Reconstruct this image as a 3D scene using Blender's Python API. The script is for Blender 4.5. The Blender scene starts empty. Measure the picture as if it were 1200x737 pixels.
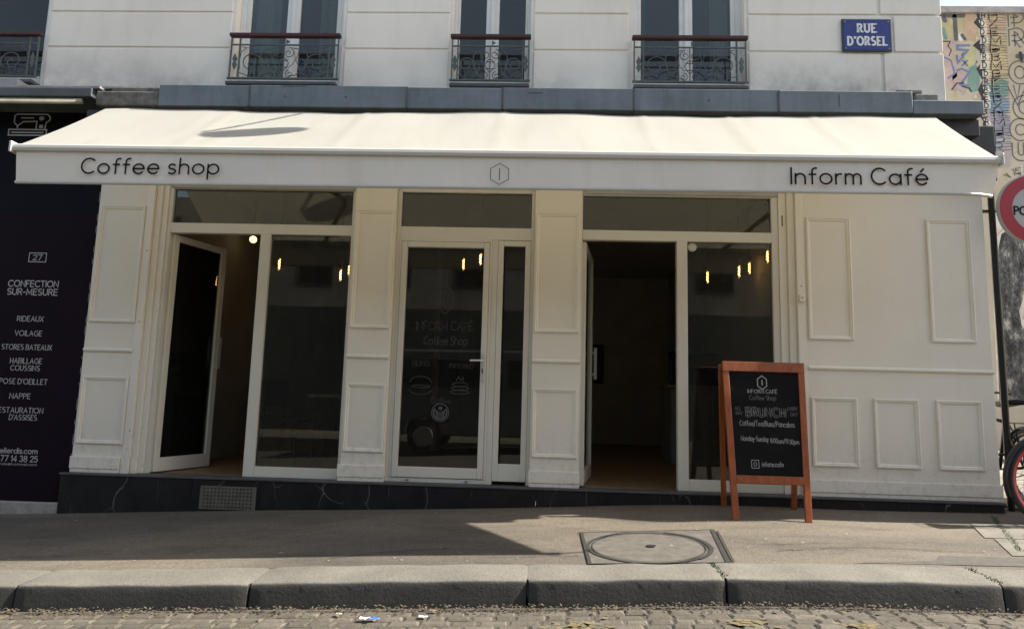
import bpy, math, random
from mathutils import Vector, Matrix
random.seed(7)
R = math.radians
PI = math.pi
SC = bpy.context.scene
COL = SC.collection

# ------------------------------------------------------------------ camera, sky, sun, exposure
cd = bpy.data.cameras.new('camera'); cam = bpy.data.objects.new('camera', cd); COL.objects.link(cam)
cd.sensor_fit = 'HORIZONTAL'; cd.sensor_width = 36.0; cd.lens = 36.0 * 770 / 1200
cd.clip_start = 0.05; cd.clip_end = 2000
def aim_camera():
    p, y, r = R(7.28827273), R(-2.26002451), R(1.57520823)
    fwd = Vector((math.sin(y) * math.cos(p), math.cos(y) * math.cos(p), math.sin(p)))
    r0 = Vector((math.cos(y), -math.sin(y), 0)); u0 = r0.cross(fwd)
    rt = math.cos(r) * r0 + math.sin(r) * u0; up = -math.sin(r) * r0 + math.cos(r) * u0
    m = Matrix((rt, up, -fwd)).transposed().to_4x4(); m.translation = Vector((0, -5.9, 0.93))
    cam.matrix_world = m
aim_camera()
SC.camera = cam
w = bpy.data.worlds.new('World'); SC.world = w; w.use_nodes = True
wn = w.node_tree.nodes; wl = w.node_tree.links
sky = wn.new('ShaderNodeTexSky'); sky.sky_type = 'NISHITA'; sky.sun_disc = False
SUN_EL, SUN_AZ = 41.5, 3.0            # azimuth: degrees from +x towards +y (just behind the facade plane)
sky.sun_elevation = R(SUN_EL); sky.sun_rotation = R(90 - SUN_AZ)
sky.air_density = 1.0; sky.dust_density = 0.9; sky.ozone_density = 1.0
wn['Background'].inputs['Strength'].default_value = 0.15
tint = wn.new('ShaderNodeMix'); tint.data_type = 'RGBA'; tint.blend_type = 'MULTIPLY'; tint.inputs[0].default_value = 1.0
tint.inputs[7].default_value = (1.20, 0.98, 0.79, 1)          # warm tint over the sky light, in place of a white balance
wl.new(sky.outputs[0], tint.inputs[6]); wl.new(tint.outputs[2], wn['Background'].inputs['Color'])
sl = bpy.data.lights.new('sun', 'SUN'); so = bpy.data.objects.new('sun', sl); COL.objects.link(so)
sl.energy = 5.0; sl.angle = R(0.5); sl.color = (1.0, 0.95, 0.86)
SDIR = Vector((math.cos(R(SUN_AZ)) * math.cos(R(SUN_EL)), math.sin(R(SUN_AZ)) * math.cos(R(SUN_EL)), math.sin(R(SUN_EL))))
so.rotation_euler = SDIR.to_track_quat('Z', 'Y').to_euler(); so.location = SDIR * 30
SC.view_settings.view_transform = 'Standard'; SC.view_settings.look = 'None'
SC.view_settings.gamma = 1.0; SC.view_settings.exposure = 1.28
SC.view_settings.use_curve_mapping = False
SC.render.engine = 'CYCLES'
SC.cycles.max_bounces = 8; SC.cycles.diffuse_bounces = 5; SC.cycles.glossy_bounces = 4
SC.cycles.transparent_max_bounces = 16
SC.cycles.sample_clamp_indirect = 6.0
SC.cycles.use_denoising = True

# ------------------------------------------------------------------ materials
def new_mat(name):
    m = bpy.data.materials.new(name); m.use_nodes = True
    return m, m.node_tree.nodes, m.node_tree.links, m.node_tree.nodes['Principled BSDF']
def coords(n, l, scale=(1, 1, 1)):
    tc = n.new('ShaderNodeTexCoord'); mp = n.new('ShaderNodeMapping')
    mp.inputs['Scale'].default_value = scale; l.new(tc.outputs['Object'], mp.inputs['Vector'])
    return mp.outputs[0]
def noise(n, l, vec, scale, detail=6, rough=0.6):
    t = n.new('ShaderNodeTexNoise'); t.inputs['Scale'].default_value = scale
    t.inputs['Detail'].default_value = detail; t.inputs['Roughness'].default_value = rough
    l.new(vec, t.inputs['Vector']); return t.outputs['Fac']
def ramp(n, l, fac, stops):
    r = n.new('ShaderNodeValToRGB'); e = r.color_ramp.elements
    e[0].position, e[0].color = stops[0][0], (*stops[0][1], 1)
    e[1].position, e[1].color = stops[-1][0], (*stops[-1][1], 1)
    for p, c in stops[1:-1]:
        k = e.new(p); k.color = (*c, 1)
    l.new(fac, r.inputs[0]); return r.outputs[0]
def mixc(n, l, fac, a, b, mode='MIX'):
    m = n.new('ShaderNodeMix'); m.data_type = 'RGBA'; m.blend_type = mode
    if isinstance(fac, (int, float)): m.inputs[0].default_value = fac
    else: l.new(fac, m.inputs[0])
    for s, v in ((m.inputs[6], a), (m.inputs[7], b)):
        if isinstance(v, tuple): s.default_value = (*v, 1)
        else: l.new(v, s)
    return m.outputs[2]
def bump(n, l, b, h, strength=0.3, dist=0.01):
    bp = n.new('ShaderNodeBump'); bp.inputs['Strength'].default_value = strength
    bp.inputs['Distance'].default_value = dist
    l.new(h, bp.inputs['Height']); l.new(bp.outputs[0], b.inputs['Normal'])
def paint(name, c, rough=0.5, var=0.10, scale=3.0, bstr=0.08, bscale=60, metal=0.0, streak=False, spec=0.5):
    """weathered paint: base colour with soft variation, optional vertical runs, fine bump"""
    m, n, l, b = new_mat(name)
    v = coords(n, l, (1, 1, 0.25) if streak else (1, 1, 1))
    f = noise(n, l, v, scale, 8, 0.65)
    d = tuple(x * (1 - var) for x in c); u = tuple(min(1, x * (1 + var)) for x in c)
    l.new(ramp(n, l, f, [(0.3, d), (0.7, u)]), b.inputs['Base Color'])
    b.inputs['Roughness'].default_value = rough; b.inputs['Metallic'].default_value = metal
    b.inputs['Specular IOR Level'].default_value = spec
    v2 = coords(n, l); bump(n, l, b, noise(n, l, v2, bscale, 4), bstr, 0.004)
    return m
M = {}
def cream_mat(name, c, rough):
    m, n, l, b = new_mat(name)
    v = coords(n, l); vs = coords(n, l, (1, 1, 0.18))
    base = ramp(n, l, noise(n, l, v, 1.3, 6), [(0.3, tuple(x * 0.96 for x in c)), (0.7, tuple(x * 1.03 for x in c))])
    runs = ramp(n, l, noise(n, l, vs, 7, 8, 0.72), [(0.55, (1, 1, 1)), (0.80, (0.80, 0.77, 0.70))])
    base = mixc(n, l, 0.32, base, runs, 'MULTIPLY')
    spots = ramp(n, l, noise(n, l, v, 38, 3, 0.5), [(0.74, (0, 0, 0)), (0.77, (1, 1, 1))])
    base = mixc(n, l, spots, base, tuple(x * 0.55 for x in c))
    # splash dirt: muddy flecks thrown up from the pavement
    sep = n.new('ShaderNodeSeparateXYZ'); tc = n.new('ShaderNodeTexCoord'); l.new(tc.outputs['Object'], sep.inputs[0])
    mr = n.new('ShaderNodeMapRange'); mr.inputs['From Min'].default_value = 0.75; mr.inputs['From Max'].default_value = 0.15
    l.new(sep.outputs['Z'], mr.inputs['Value'])
    fl = ramp(n, l, noise(n, l, v, 17, 9, 0.75), [(0.50, (0, 0, 0)), (0.66, (1, 1, 1))])
    mt = n.new('ShaderNodeMath'); mt.operation = 'MULTIPLY'; l.new(mr.outputs[0], mt.inputs[0]); l.new(fl, mt.inputs[1])
    m2 = n.new('ShaderNodeMath'); m2.operation = 'MULTIPLY'; l.new(mt.outputs[0], m2.inputs[0]); m2.inputs[1].default_value = 0.45
    base = mixc(n, l, m2.outputs[0], base, (0.24, 0.22, 0.18))
    l.new(base, b.inputs['Base Color'])
    rr = ramp(n, l, noise(n, l, v, 3, 5), [(0.3, (rough - .1,) * 3), (0.7, (rough + .12,) * 3)]); l.new(rr, b.inputs['Roughness'])
    bump(n, l, b, noise(n, l, coords(n, l, (1, 1, 0.3)), 55, 6, 0.65), 0.10, 0.004)
    return m
M['shop_cream'] = cream_mat('shop_cream_paint', (0.725, 0.687, 0.595), 0.55)
M['trim_cream'] = cream_mat('trim_cream_paint', (0.75, 0.715, 0.625), 0.5)
M['frame_white'] = paint('white_frame_paint', (0.62, 0.60, 0.53), 0.32, 0.03, 3, 0.02, 30)
M['win_white'] = paint('old_window_paint', (0.72, 0.71, 0.67), 0.5, 0.08, 5, 0.1, 50)
def wall_mat():
    m, n, l, b = new_mat('upper_render')
    v = coords(n, l); vs = coords(n, l, (1.0, 1.0, 0.22))
    base = ramp(n, l, noise(n, l, v, 0.9, 7), [(0.3, (0.77, 0.72, 0.63)), (0.7, (0.84, 0.795, 0.705))])
    # grey dirt splashed up from the ledge and runs below it: a stain of its own height
    sep = n.new('ShaderNodeSeparateXYZ'); tc = n.new('ShaderNodeTexCoord'); l.new(tc.outputs['Object'], sep.inputs[0])
    mr = n.new('ShaderNodeMapRange'); mr.inputs['From Min'].default_value = 4.28; mr.inputs['From Max'].default_value = 3.86
    l.new(sep.outputs['Z'], mr.inputs['Value'])
    mt = n.new('ShaderNodeMath'); mt.operation = 'MULTIPLY'
    l.new(mr.outputs[0], mt.inputs[0])
    f2 = noise(n, l, v, 2.2, 8, 0.7)
    mr2 = n.new('ShaderNodeMapRange'); mr2.inputs['From Min'].default_value = 0.32; mr2.inputs['From Max'].default_value = 0.68
    l.new(f2, mr2.inputs['Value']); l.new(mr2.outputs[0], mt.inputs[1])
    mw = n.new('ShaderNodeMath'); mw.operation = 'MULTIPLY'; l.new(mt.outputs[0], mw.inputs[0])
    f4 = noise(n, l, coords(n, l, (1, 0.1, 0.1)), 0.55, 3); l.new(ramp(n, l, f4, [(0.40, (0.35,) * 3), (0.62, (1.0,) * 3)]), mw.inputs[1])
    c1 = mixc(n, l, mw.outputs[0], base, (0.27, 0.265, 0.25))
    f3 = ramp(n, l, noise(n, l, vs, 5.0, 8, 0.7), [(0.5, (1, 1, 1)), (0.75, (0.86, 0.85, 0.84))])
    c2 = mixc(n, l, 0.6, c1, f3, 'MULTIPLY')
    l.new(c2, b.inputs['Base Color']); b.inputs['Roughness'].default_value = 0.85
    bump(n, l, b, noise(n, l, v, 35, 6), 0.15, 0.006)
    return m
M['upper'] = wall_mat()
def zinc_mat():
    m, n, l, b = new_mat('weathered_zinc')
    v = coords(n, l, (0.6, 1, 1)); vs = coords(n, l, (1, 1, 0.15))
    a = ramp(n, l, noise(n, l, v, 2.2, 8, 0.7), [(0.25, (0.10, 0.125, 0.125)), (0.5, (0.15, 0.175, 0.19)), (0.75, (0.20, 0.215, 0.25))])
    s = ramp(n, l, noise(n, l, vs, 9, 6, 0.7), [(0.45, (1, 1, 1)), (0.72, (0.62, 0.62, 0.6))])
    l.new(mixc(n, l, 0.7, a, s, 'MULTIPLY'), b.inputs['Base Color'])
    b.inputs['Roughness'].default_value = 0.55; b.inputs['Metallic'].default_value = 0.25
    bump(n, l, b, noise(n, l, v, 6, 5), 0.25, 0.01)
    return m
M['zinc'] = zinc_mat()
M['old_stone'] = paint('dirty_stone', (0.13, 0.125, 0.11), 0.9, 0.45, 14, 0.6, 30)
M['step_stone'] = paint('pale_step_stone', (0.30, 0.29, 0.26), 0.9, 0.3, 14, 0.5, 40)
def marble_mat():
    m, n, l, b = new_mat('black_marble')
    v = coords(n, l, (1, 1, 0.6))
    wv = n.new('ShaderNodeTexVoronoi'); wv.feature = 'DISTANCE_TO_EDGE'; wv.inputs['Scale'].default_value = 3.2
    nz = n.new('ShaderNodeTexNoise'); nz.inputs['Scale'].default_value = 3.0; nz.inputs['Detail'].default_value = 5
    l.new(v, nz.inputs['Vector'])
    ad = mixc(n, l, 0.22, v, nz.outputs['Color']); l.new(ad, wv.inputs['Vector'])
    vein = ramp(n, l, wv.outputs['Distance'], [(0.0, (1, 1, 1)), (0.012, (0, 0, 0))])
    gate = ramp(n, l, noise(n, l, v, 2.6, 3), [(0.45, (0, 0, 0)), (0.60, (0.5, 0.5, 0.5))])
    k = mixc(n, l, 1.0, vein, gate, 'MULTIPLY')
    base = ramp(n, l, noise(n, l, v, 8, 6), [(0.3, (0.006, 0.006, 0.007)), (0.7, (0.016, 0.016, 0.017))])
    l.new(mixc(n, l, k, base, (0.28, 0.27, 0.25)), b.inputs['Base Color'])
    b.inputs['Roughness'].default_value = 0.5; b.inputs['Specular IOR Level'].default_value = 0.3
    bump(n, l, b, noise(n, l, v, 40, 4), 0.15, 0.003)
    return m
M['marble'] = marble_mat()
M['slab_edge'] = paint('grey_slab', (0.07, 0.07, 0.072), 0.6, 0.3, 9, 0.2, 40)
def asphalt_mat():
    m, n, l, b = new_mat('old_bitumen_pavement')
    v = coords(n, l); vx = coords(n, l, (0.35, 1, 1))
    big = ramp(n, l, noise(n, l, vx, 1.3, 7, 0.62), [(0.3, (0.098, 0.084, 0.064)), (0.7, (0.156, 0.135, 0.105))])
    vo = n.new('ShaderNodeTexVoronoi'); vo.inputs['Scale'].default_value = 95; l.new(v, vo.inputs['Vector'])
    gr = ramp(n, l, vo.outputs['Color'], [(0.1, (0.62, 0.62, 0.62)), (0.55, (1, 1, 1)), (0.95, (1.25, 1.22, 1.15))])
    c = mixc(n, l, 0.8, big, gr, 'MULTIPLY')
    st = ramp(n, l, noise(n, l, vx, 4.5, 9, 0.72), [(0.48, (1, 1, 1)), (0.70, (0.52, 0.51, 0.49))])
    c = mixc(n, l, 0.8, c, st, 'MULTIPLY')
    pt = ramp(n, l, noise(n, l, vx, 0.75, 4, 0.45), [(0.44, (0.80, 0.80, 0.82)), (0.50, (1, 1, 1)), (0.60, (1.10, 1.06, 1.0))])
    c = mixc(n, l, 0.9, c, pt, 'MULTIPLY')
    fl = ramp(n, l, noise(n, l, v, 34, 3, 0.5), [(0.735, (0, 0, 0)), (0.755, (1, 1, 1))])
    c = mixc(n, l, fl, c, (0.36, 0.34, 0.29))
    l.new(c, b.inputs['Base Color']); b.inputs['Roughness'].default_value = 0.9
    bump(n, l, b, noise(n, l, v, 130, 4, 0.7), 0.5, 0.006)
    return m
M['asphalt'] = asphalt_mat()
def granite_mat(name, lo, hi, dirt):
    m, n, l, b = new_mat(name)
    v = coords(n, l)
    vo = n.new('ShaderNodeTexVoronoi'); vo.inputs['Scale'].default_value = 130; l.new(v, vo.inputs['Vector'])
    sp = ramp(n, l, vo.outputs['Color'], [(0.1, (0.7, 0.7, 0.7)), (0.5, (1, 1, 1)), (0.95, (1.2, 1.18, 1.12))])
    c = ramp(n, l, noise(n, l, v, 3.0, 8, 0.65), [(0.3, lo), (0.7, hi)])
    c = mixc(n, l, 0.8, c, sp, 'MULTIPLY')
    # road grime and painted-in shade on the vertical face: worn clean on the tread, so it goes by which way the face points
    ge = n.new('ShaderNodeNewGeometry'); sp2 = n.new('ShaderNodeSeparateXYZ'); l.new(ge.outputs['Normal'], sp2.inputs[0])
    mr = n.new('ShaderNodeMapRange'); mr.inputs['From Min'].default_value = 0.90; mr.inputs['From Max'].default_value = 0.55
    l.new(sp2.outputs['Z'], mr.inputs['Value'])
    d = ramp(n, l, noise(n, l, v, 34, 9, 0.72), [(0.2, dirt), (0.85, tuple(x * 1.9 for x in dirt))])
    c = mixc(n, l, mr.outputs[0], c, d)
    l.new(c, b.inputs['Base Color']); b.inputs['Roughness'].default_value = 0.85
    bump(n, l, b, noise(n, l, v, 48, 9, 0.72), 0.6, 0.010)
    return m
M['granite'] = granite_mat('kerb_granite', (0.125, 0.117, 0.097), (0.182, 0.170, 0.142), (0.026, 0.026, 0.0235))
def sett_mat():
    m, n, l, b = new_mat('road_setts_stone')
    v = coords(n, l)
    oi = n.new('ShaderNodeNewGeometry')
    c = ramp(n, l, oi.outputs['Random Per Island'], [(0.0, (0.088, 0.077, 0.060)), (0.5, (0.112, 0.099, 0.078)), (1.0, (0.142, 0.127, 0.102))])
    d = ramp(n, l, noise(n, l, v, 14, 8, 0.7), [(0.3, (0.55, 0.55, 0.52)), (0.7, (1.15, 1.12, 1.05))])
    l.new(mixc(n, l, 0.9, c, d, 'MULTIPLY'), b.inputs['Base Color']); b.inputs['Roughness'].default_value = 0.85
    bump(n, l, b, noise(n, l, v, 45, 6, 0.7), 0.7, 0.01)
    return m
M['sett'] = sett_mat()
M['road_dirt'] = paint('road_joint_dirt', (0.070, 0.060, 0.045), 0.95, 0.4, 20, 0.6, 60)
M['paver'] = paint('pale_paving_stone', (0.16, 0.146, 0.12), 0.85, 0.25, 6, 0.4, 70)
M['ground'] = paint('far_ground', (0.14, 0.13, 0.11), 0.95, 0.2, 0.5, 0.2, 10)
M['litter'] = paint('dry_litter', (0.085, 0.066, 0.044), 0.95, 0.5, 40, 0.3, 60)
def fabric_mat(name, c, trans):
    m, n, l, b = new_mat(name)
    v = coords(n, l)
    f = noise(n, l, v, 1.6, 7, 0.6)
    col = ramp(n, l, f, [(0.3, tuple(x * 0.93 for x in c)), (0.7, c)])
    vs = coords(n, l, (1, 0.12, 0.12))
    ds = ramp(n, l, noise(n, l, vs, 5.5, 7, 0.7), [(0.50, (1, 1, 1)), (0.78, (0.86, 0.84, 0.78))])
    col = mixc(n, l, 0.8, col, ds, 'MULTIPLY')
    l.new(col, b.inputs['Base Color']); b.inputs['Roughness'].default_value = 0.85
    b.inputs['Specular IOR Level'].default_value = 0.15
    bump(n, l, b, noise(n, l, v, 5, 4), 0.10, 0.02)
    t = n.new('ShaderNodeBsdfTranslucent'); t.inputs['Color'].default_value = (0.86, 0.77, 0.57, 1)
    mx = n.new('ShaderNodeMixShader'); mx.inputs[0].default_value = trans
    l.new(b.outputs[0], mx.inputs[1]); l.new(t.outputs[0], mx.inputs[2])
    l.new(mx.outputs[0], n['Material Output'].inputs['Surface'])
    return m
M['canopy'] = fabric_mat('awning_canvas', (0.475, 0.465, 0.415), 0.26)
M['valance'] = fabric_mat('awning_valance_canvas', (0.80, 0.77, 0.69), 0.10)  # same canvas, paler than the canopy: light on the valance is in the colour
M['alu_white'] = paint('white_aluminium', (0.52, 0.505, 0.455), 0.35, 0.04, 6, 0.02, 30)
M['ink'] = paint('black_lettering', (0.006, 0.006, 0.006), 0.7, 0.2, 20, 0.02, 30, spec=0.2)
def glass_mat(name, tint, ior=1.5, rough=0.0, dirt=0.0):
    m, n, l, b = new_mat(name)
    n.remove(b)
    tr = n.new('ShaderNodeBsdfTransparent'); tr.inputs['Color'].default_value = (*tint, 1)
    gl = n.new('ShaderNodeBsdfGlossy'); gl.inputs['Roughness'].default_value = rough
    fr = n.new('ShaderNodeFresnel'); fr.inputs['IOR'].default_value = ior
    v = coords(n, l)
    bp = n.new('ShaderNodeBump'); bp.inputs['Strength'].default_value = 0.03; bp.inputs['Distance'].default_value = 0.01
    l.new(noise(n, l, v, 1.3, 2), bp.inputs['Height']); l.new(bp.outputs[0], gl.inputs['Normal'])
    mx = n.new('ShaderNodeMixShader')
    l.new(fr.outputs[0], mx.inputs[0]); l.new(tr.outputs[0], mx.inputs[1]); l.new(gl.outputs[0], mx.inputs[2])
    out = mx.outputs[0]
    if dirt:
        df = n.new('ShaderNodeBsdfDiffuse'); df.inputs['Color'].default_value = (0.5, 0.5, 0.47, 1)
        m2 = n.new('ShaderNodeMixShader'); m2.inputs[0].default_value = dirt
        l.new(out, m2.inputs[1]); l.new(df.outputs[0], m2.inputs[2]); out = m2.outputs[0]
    l.new(out, n['Material Output'].inputs['Surface'])
    return m
M['glass'] = glass_mat('shop_glass', (0.66, 0.68, 0.64), 1.62, 0.0, 0.010)
M['up_glass'] = glass_mat('upper_glass', (0.72, 0.76, 0.73), 1.5, 0.0, 0.035)
M['chalk'] = paint('white_chalk', (0.27, 0.265, 0.255), 0.9, 0.25, 120, 0.1, 60)
M['chalk_dim'] = paint('rubbed_chalk', (0.11, 0.11, 0.108), 0.9, 0.35, 90, 0.1, 60)
M['glass_ink'] = paint('faint_glass_marker', (0.045, 0.045, 0.043), 0.9, 0.4, 60, 0.1, 60)
M['board'] = paint('blackboard', (0.008, 0.0085, 0.009), 0.85, 0.35, 6, 0.05, 40, spec=0.12)
M['orange_wood'] = None
def wood_mat(name, a, c, rough=0.45, stretch=(14, 14, 1.2)):
    m, n, l, b = new_mat(name)
    v = coords(n, l, stretch)
    f = noise(n, l, v, 3.0, 8, 0.6)
    l.new(ramp(n, l, f, [(0.3, a), (0.7, c)]), b.inputs['Base Color'])
    b.inputs['Roughness'].default_value = rough; bump(n, l, b, f, 0.15, 0.003)
    return m
M['orange_wood'] = wood_mat('stained_orange_wood', (0.185, 0.042, 0.008), (0.35, 0.088, 0.015))
M['rail_wood'] = wood_mat('oxblood_handrail', (0.045, 0.013, 0.012), (0.070, 0.021, 0.018), 0.6, (1.2, 14, 14))
M['floor_wood'] = wood_mat('oak_floor', (0.16, 0.105, 0.05), (0.28, 0.19, 0.095), 0.4, (1.2, 9, 9))
M['iron'] = paint('wrought_iron', (0.088, 0.102, 0.094), 0.6, 0.3, 20, 0.2, 60, 0.1)
M['interior'] = paint('charcoal_interior_wall', (0.36, 0.355, 0.34), 0.8, 0.15, 2, 0.1, 30)
M['ceiling'] = paint('interior_ceiling', (0.42, 0.415, 0.40), 0.8, 0.1, 2, 0.1, 30)
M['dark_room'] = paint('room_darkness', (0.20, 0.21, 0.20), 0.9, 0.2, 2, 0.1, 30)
def curtain_mat():
    m, n, l, b = new_mat('net_curtain')
    v = coords(n, l, (1, 1, 0.03))
    l.new(ramp(n, l, noise(n, l, v, 18, 4), [(0.3, (0.36, 0.38, 0.36)), (0.7, (0.55, 0.57, 0.54))]), b.inputs['Base Color'])
    b.inputs['Roughness'].default_value = 0.9
    return m
M['curtain'] = curtain_mat()
M['navy'] = paint('navy_shop_paint', (0.003, 0.004, 0.009), 0.7, 0.3, 2, 0.08, 30, spec=0.12)
M['plum'] = paint('plum_shop_paint', (0.0075, 0.0022, 0.0085), 0.7, 0.3, 2, 0.08, 30, spec=0.12)
M['shop_white'] = paint('white_vinyl_letters', (0.42, 0.42, 0.42), 0.6, 0.05, 10, 0.02, 30)
M['shop_grey'] = paint('grey_vinyl_letters', (0.30, 0.30, 0.31), 0.6, 0.1, 10, 0.02, 30)
M['beige'] = paint('beige_awning_roll', (0.38, 0.36, 0.28), 0.8, 0.2, 6, 0.1, 30)
M['grey_green'] = paint('grey_green_fascia', (0.075, 0.09, 0.09), 0.6, 0.25, 4, 0.1, 30)
M['flat_tin'] = paint('pale_tin', (0.30, 0.29, 0.29), 0.6, 0.3, 5, 0.2, 20)
M['enamel_blue'] = paint('blue_enamel', (0.012, 0.022, 0.17), 0.25, 0.12, 5, 0.02, 20)
M['enamel_green'] = paint('dark_green_enamel', (0.01, 0.03, 0.03), 0.3, 0.2, 5, 0.02, 20)
M['enamel_white'] = paint('white_enamel', (0.72, 0.72, 0.70), 0.3, 0.03, 5, 0.02, 20)
M['sign_red'] = paint('sign_red', (0.36, 0.012, 0.022), 0.4, 0.12, 4, 0.03, 30)
M['sign_white'] = paint('sign_white', (0.42, 0.42, 0.41), 0.45, 0.06, 4, 0.03, 30)
M['steel'] = paint('galvanised_steel', (0.32, 0.33, 0.33), 0.45, 0.15, 20, 0.1, 40, 0.6)
M['handle'] = paint('brushed_handle', (0.60, 0.60, 0.58), 0.3, 0.05, 20, 0.02, 40, 0.4)
M['black_rubber'] = paint('black_rubber', (0.012, 0.012, 0.012), 0.75, 0.2, 20, 0.1, 60)
M['black_metal'] = paint('black_bike_paint', (0.010, 0.010, 0.011), 0.35, 0.2, 10, 0.02, 40)
M['red_metal'] = paint('red_rim_paint', (0.42, 0.022, 0.040), 0.35, 0.12, 10, 0.02, 40)
M['chrome'] = paint('bike_chrome', (0.5, 0.5, 0.5), 0.25, 0.1, 20, 0.02, 40, 0.9)
M['iron_lid'] = paint('worn_cast_iron', (0.105, 0.095, 0.079), 0.8, 0.3, 12, 0.5, 60)
M['joint'] = paint('dark_joint', (0.022, 0.021, 0.018), 0.95, 0.4, 30, 0.5, 60)
M['grille'] = paint('perforated_plate', (0.115, 0.11, 0.085), 0.7, 0.25, 12, 0.2, 40)
M['hole'] = paint('black_hole', (0.004, 0.004, 0.004), 0.9, 0.1, 5, 0.0, 30)
M['yellow_paint'] = paint('worn_yellow_marking', (0.135, 0.108, 0.05), 0.9, 0.5, 30, 0.3, 60)
M['weeds'] = paint('joint_weeds', (0.05, 0.075, 0.02), 0.8, 0.4, 30, 0.1, 60)
M['wood_table'] = wood_mat('table_top_wood', (0.16, 0.11, 0.07), (0.30, 0.22, 0.15), 0.35, (1.2, 9, 9))
M['van_paint'] = paint('grey_van_paint', (0.10, 0.105, 0.112), 0.25, 0.1, 5, 0.0, 30)
M['opp_wall'] = paint('opposite_limestone', (0.36, 0.33, 0.27), 0.85, 0.15, 1.2, 0.15, 30)
M['opp_dark'] = paint('opposite_shop_green', (0.055, 0.062, 0.060), 0.5, 0.2, 2, 0.05, 30)
M['opp_glass'] = paint('dark_window_glass', (0.012, 0.014, 0.016), 0.08, 0.1, 2, 0.0, 30)
M['column_green'] = paint('shade_column_green', (0.012, 0.05, 0.03), 0.45, 0.15, 6, 0.03, 30)
M['poster'] = paint('poster_paper', (0.45, 0.38, 0.26), 0.7, 0.4, 3, 0.02, 30)
M['far_stone'] = paint('far_building_stone', (0.30, 0.27, 0.22), 0.9, 0.2, 2, 0.1, 20)
M['slate'] = paint('slate_roof', (0.05, 0.055, 0.065), 0.6, 0.25, 6, 0.1, 30)
M['terracotta'] = paint('chimney_pot', (0.22, 0.08, 0.05), 0.8, 0.25, 10, 0.1, 30)
def emit_mat(name, c, s):
    m, n, l, b = new_mat(name)
    b.inputs['Base Color'].default_value = (*c, 1)
    b.inputs['Emission Color'].default_value = (*c, 1); b.inputs['Emission Strength'].default_value = s
    return m
M['filament'] = emit_mat('glowing_filament', (1.0, 0.60, 0.24), 9.0)
M['globe'] = emit_mat('glowing_globe', (1.0, 0.74, 0.30), 1.1)
M['bulb_glass'] = glass_mat('bulb_glass', (0.95, 0.85, 0.7), 1.3)
M['brass'] = paint('brass_socket', (0.10, 0.07, 0.03), 0.4, 0.2, 20, 0.0, 30, 0.7)
def mural_mat():
    m, n, l, b = new_mat('graffiti_wall_render')
    v = coords(n, l)
    c = ramp(n, l, noise(n, l, v, 0.8, 6), [(0.3, (0.34, 0.31, 0.26)), (0.7, (0.47, 0.43, 0.36))])
    c2 = ramp(n, l, noise(n, l, v, 0.55, 3), [(0.52, (1, 1, 1)), (0.66, (0.95, 0.90, 0.62))])
    c3 = ramp(n, l, noise(n, l, v, 1.6, 9, 0.75), [(0.58, (1, 1, 1)), (0.66, (0.6, 0.6, 0.6))])
    c = mixc(n, l, 0.8, c, c2, 'MULTIPLY'); c = mixc(n, l, 0.6, c, c3, 'MULTIPLY')
    l.new(c, b.inputs['Base Color']); b.inputs['Roughness'].default_value = 0.9
    bump(n, l, b, noise(n, l, v, 14, 6), 0.3, 0.02)
    return m
M['mural'] = mural_mat()
def spray(name, c, var=0.25): return paint(name, c, 0.8, var, 2.5, 0.05, 20)
for k, c in dict(sp_black=(0.03, 0.03, 0.035), sp_grey=(0.09, 0.09, 0.10), sp_blue=(0.02, 0.09, 0.36), sp_pink=(0.44, 0.32, 0.33),
                 sp_orange=(0.46, 0.30, 0.20), sp_yellow=(0.46, 0.37, 0.18), sp_teal=(0.03, 0.21, 0.19), sp_sky=(0.10, 0.23, 0.40),
                 sp_violet=(0.22, 0.20, 0.32), sp_lime=(0.42, 0.42, 0.20), sp_white=(0.55, 0.53, 0.48), sp_lilac=(0.32, 0.29, 0.33)).items():
    q = 0.0 if k in ('sp_black', 'sp_white', 'sp_grey') else 0.34                       # old, sun-bleached spray paint
    M[k] = spray('spray_' + k[3:], tuple(a * (1 - q) + b_ * q for a, b_ in zip(c, (0.36, 0.33, 0.28))))
def portrait_mat():
    m, n, l, b = new_mat('black_brush_mural')
    v = coords(n, l, (1, 1, 0.45))
    f = noise(n, l, v, 5.5, 9, 0.78)
    l.new(ramp(n, l, f, [(0.42, (0.018, 0.019, 0.020)), (0.54, (0.10, 0.10, 0.10)), (0.64, (0.38, 0.37, 0.35))]), b.inputs['Base Color'])
    b.inputs['Roughness'].default_value = 0.9
    return m
M['portrait'] = portrait_mat()

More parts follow.
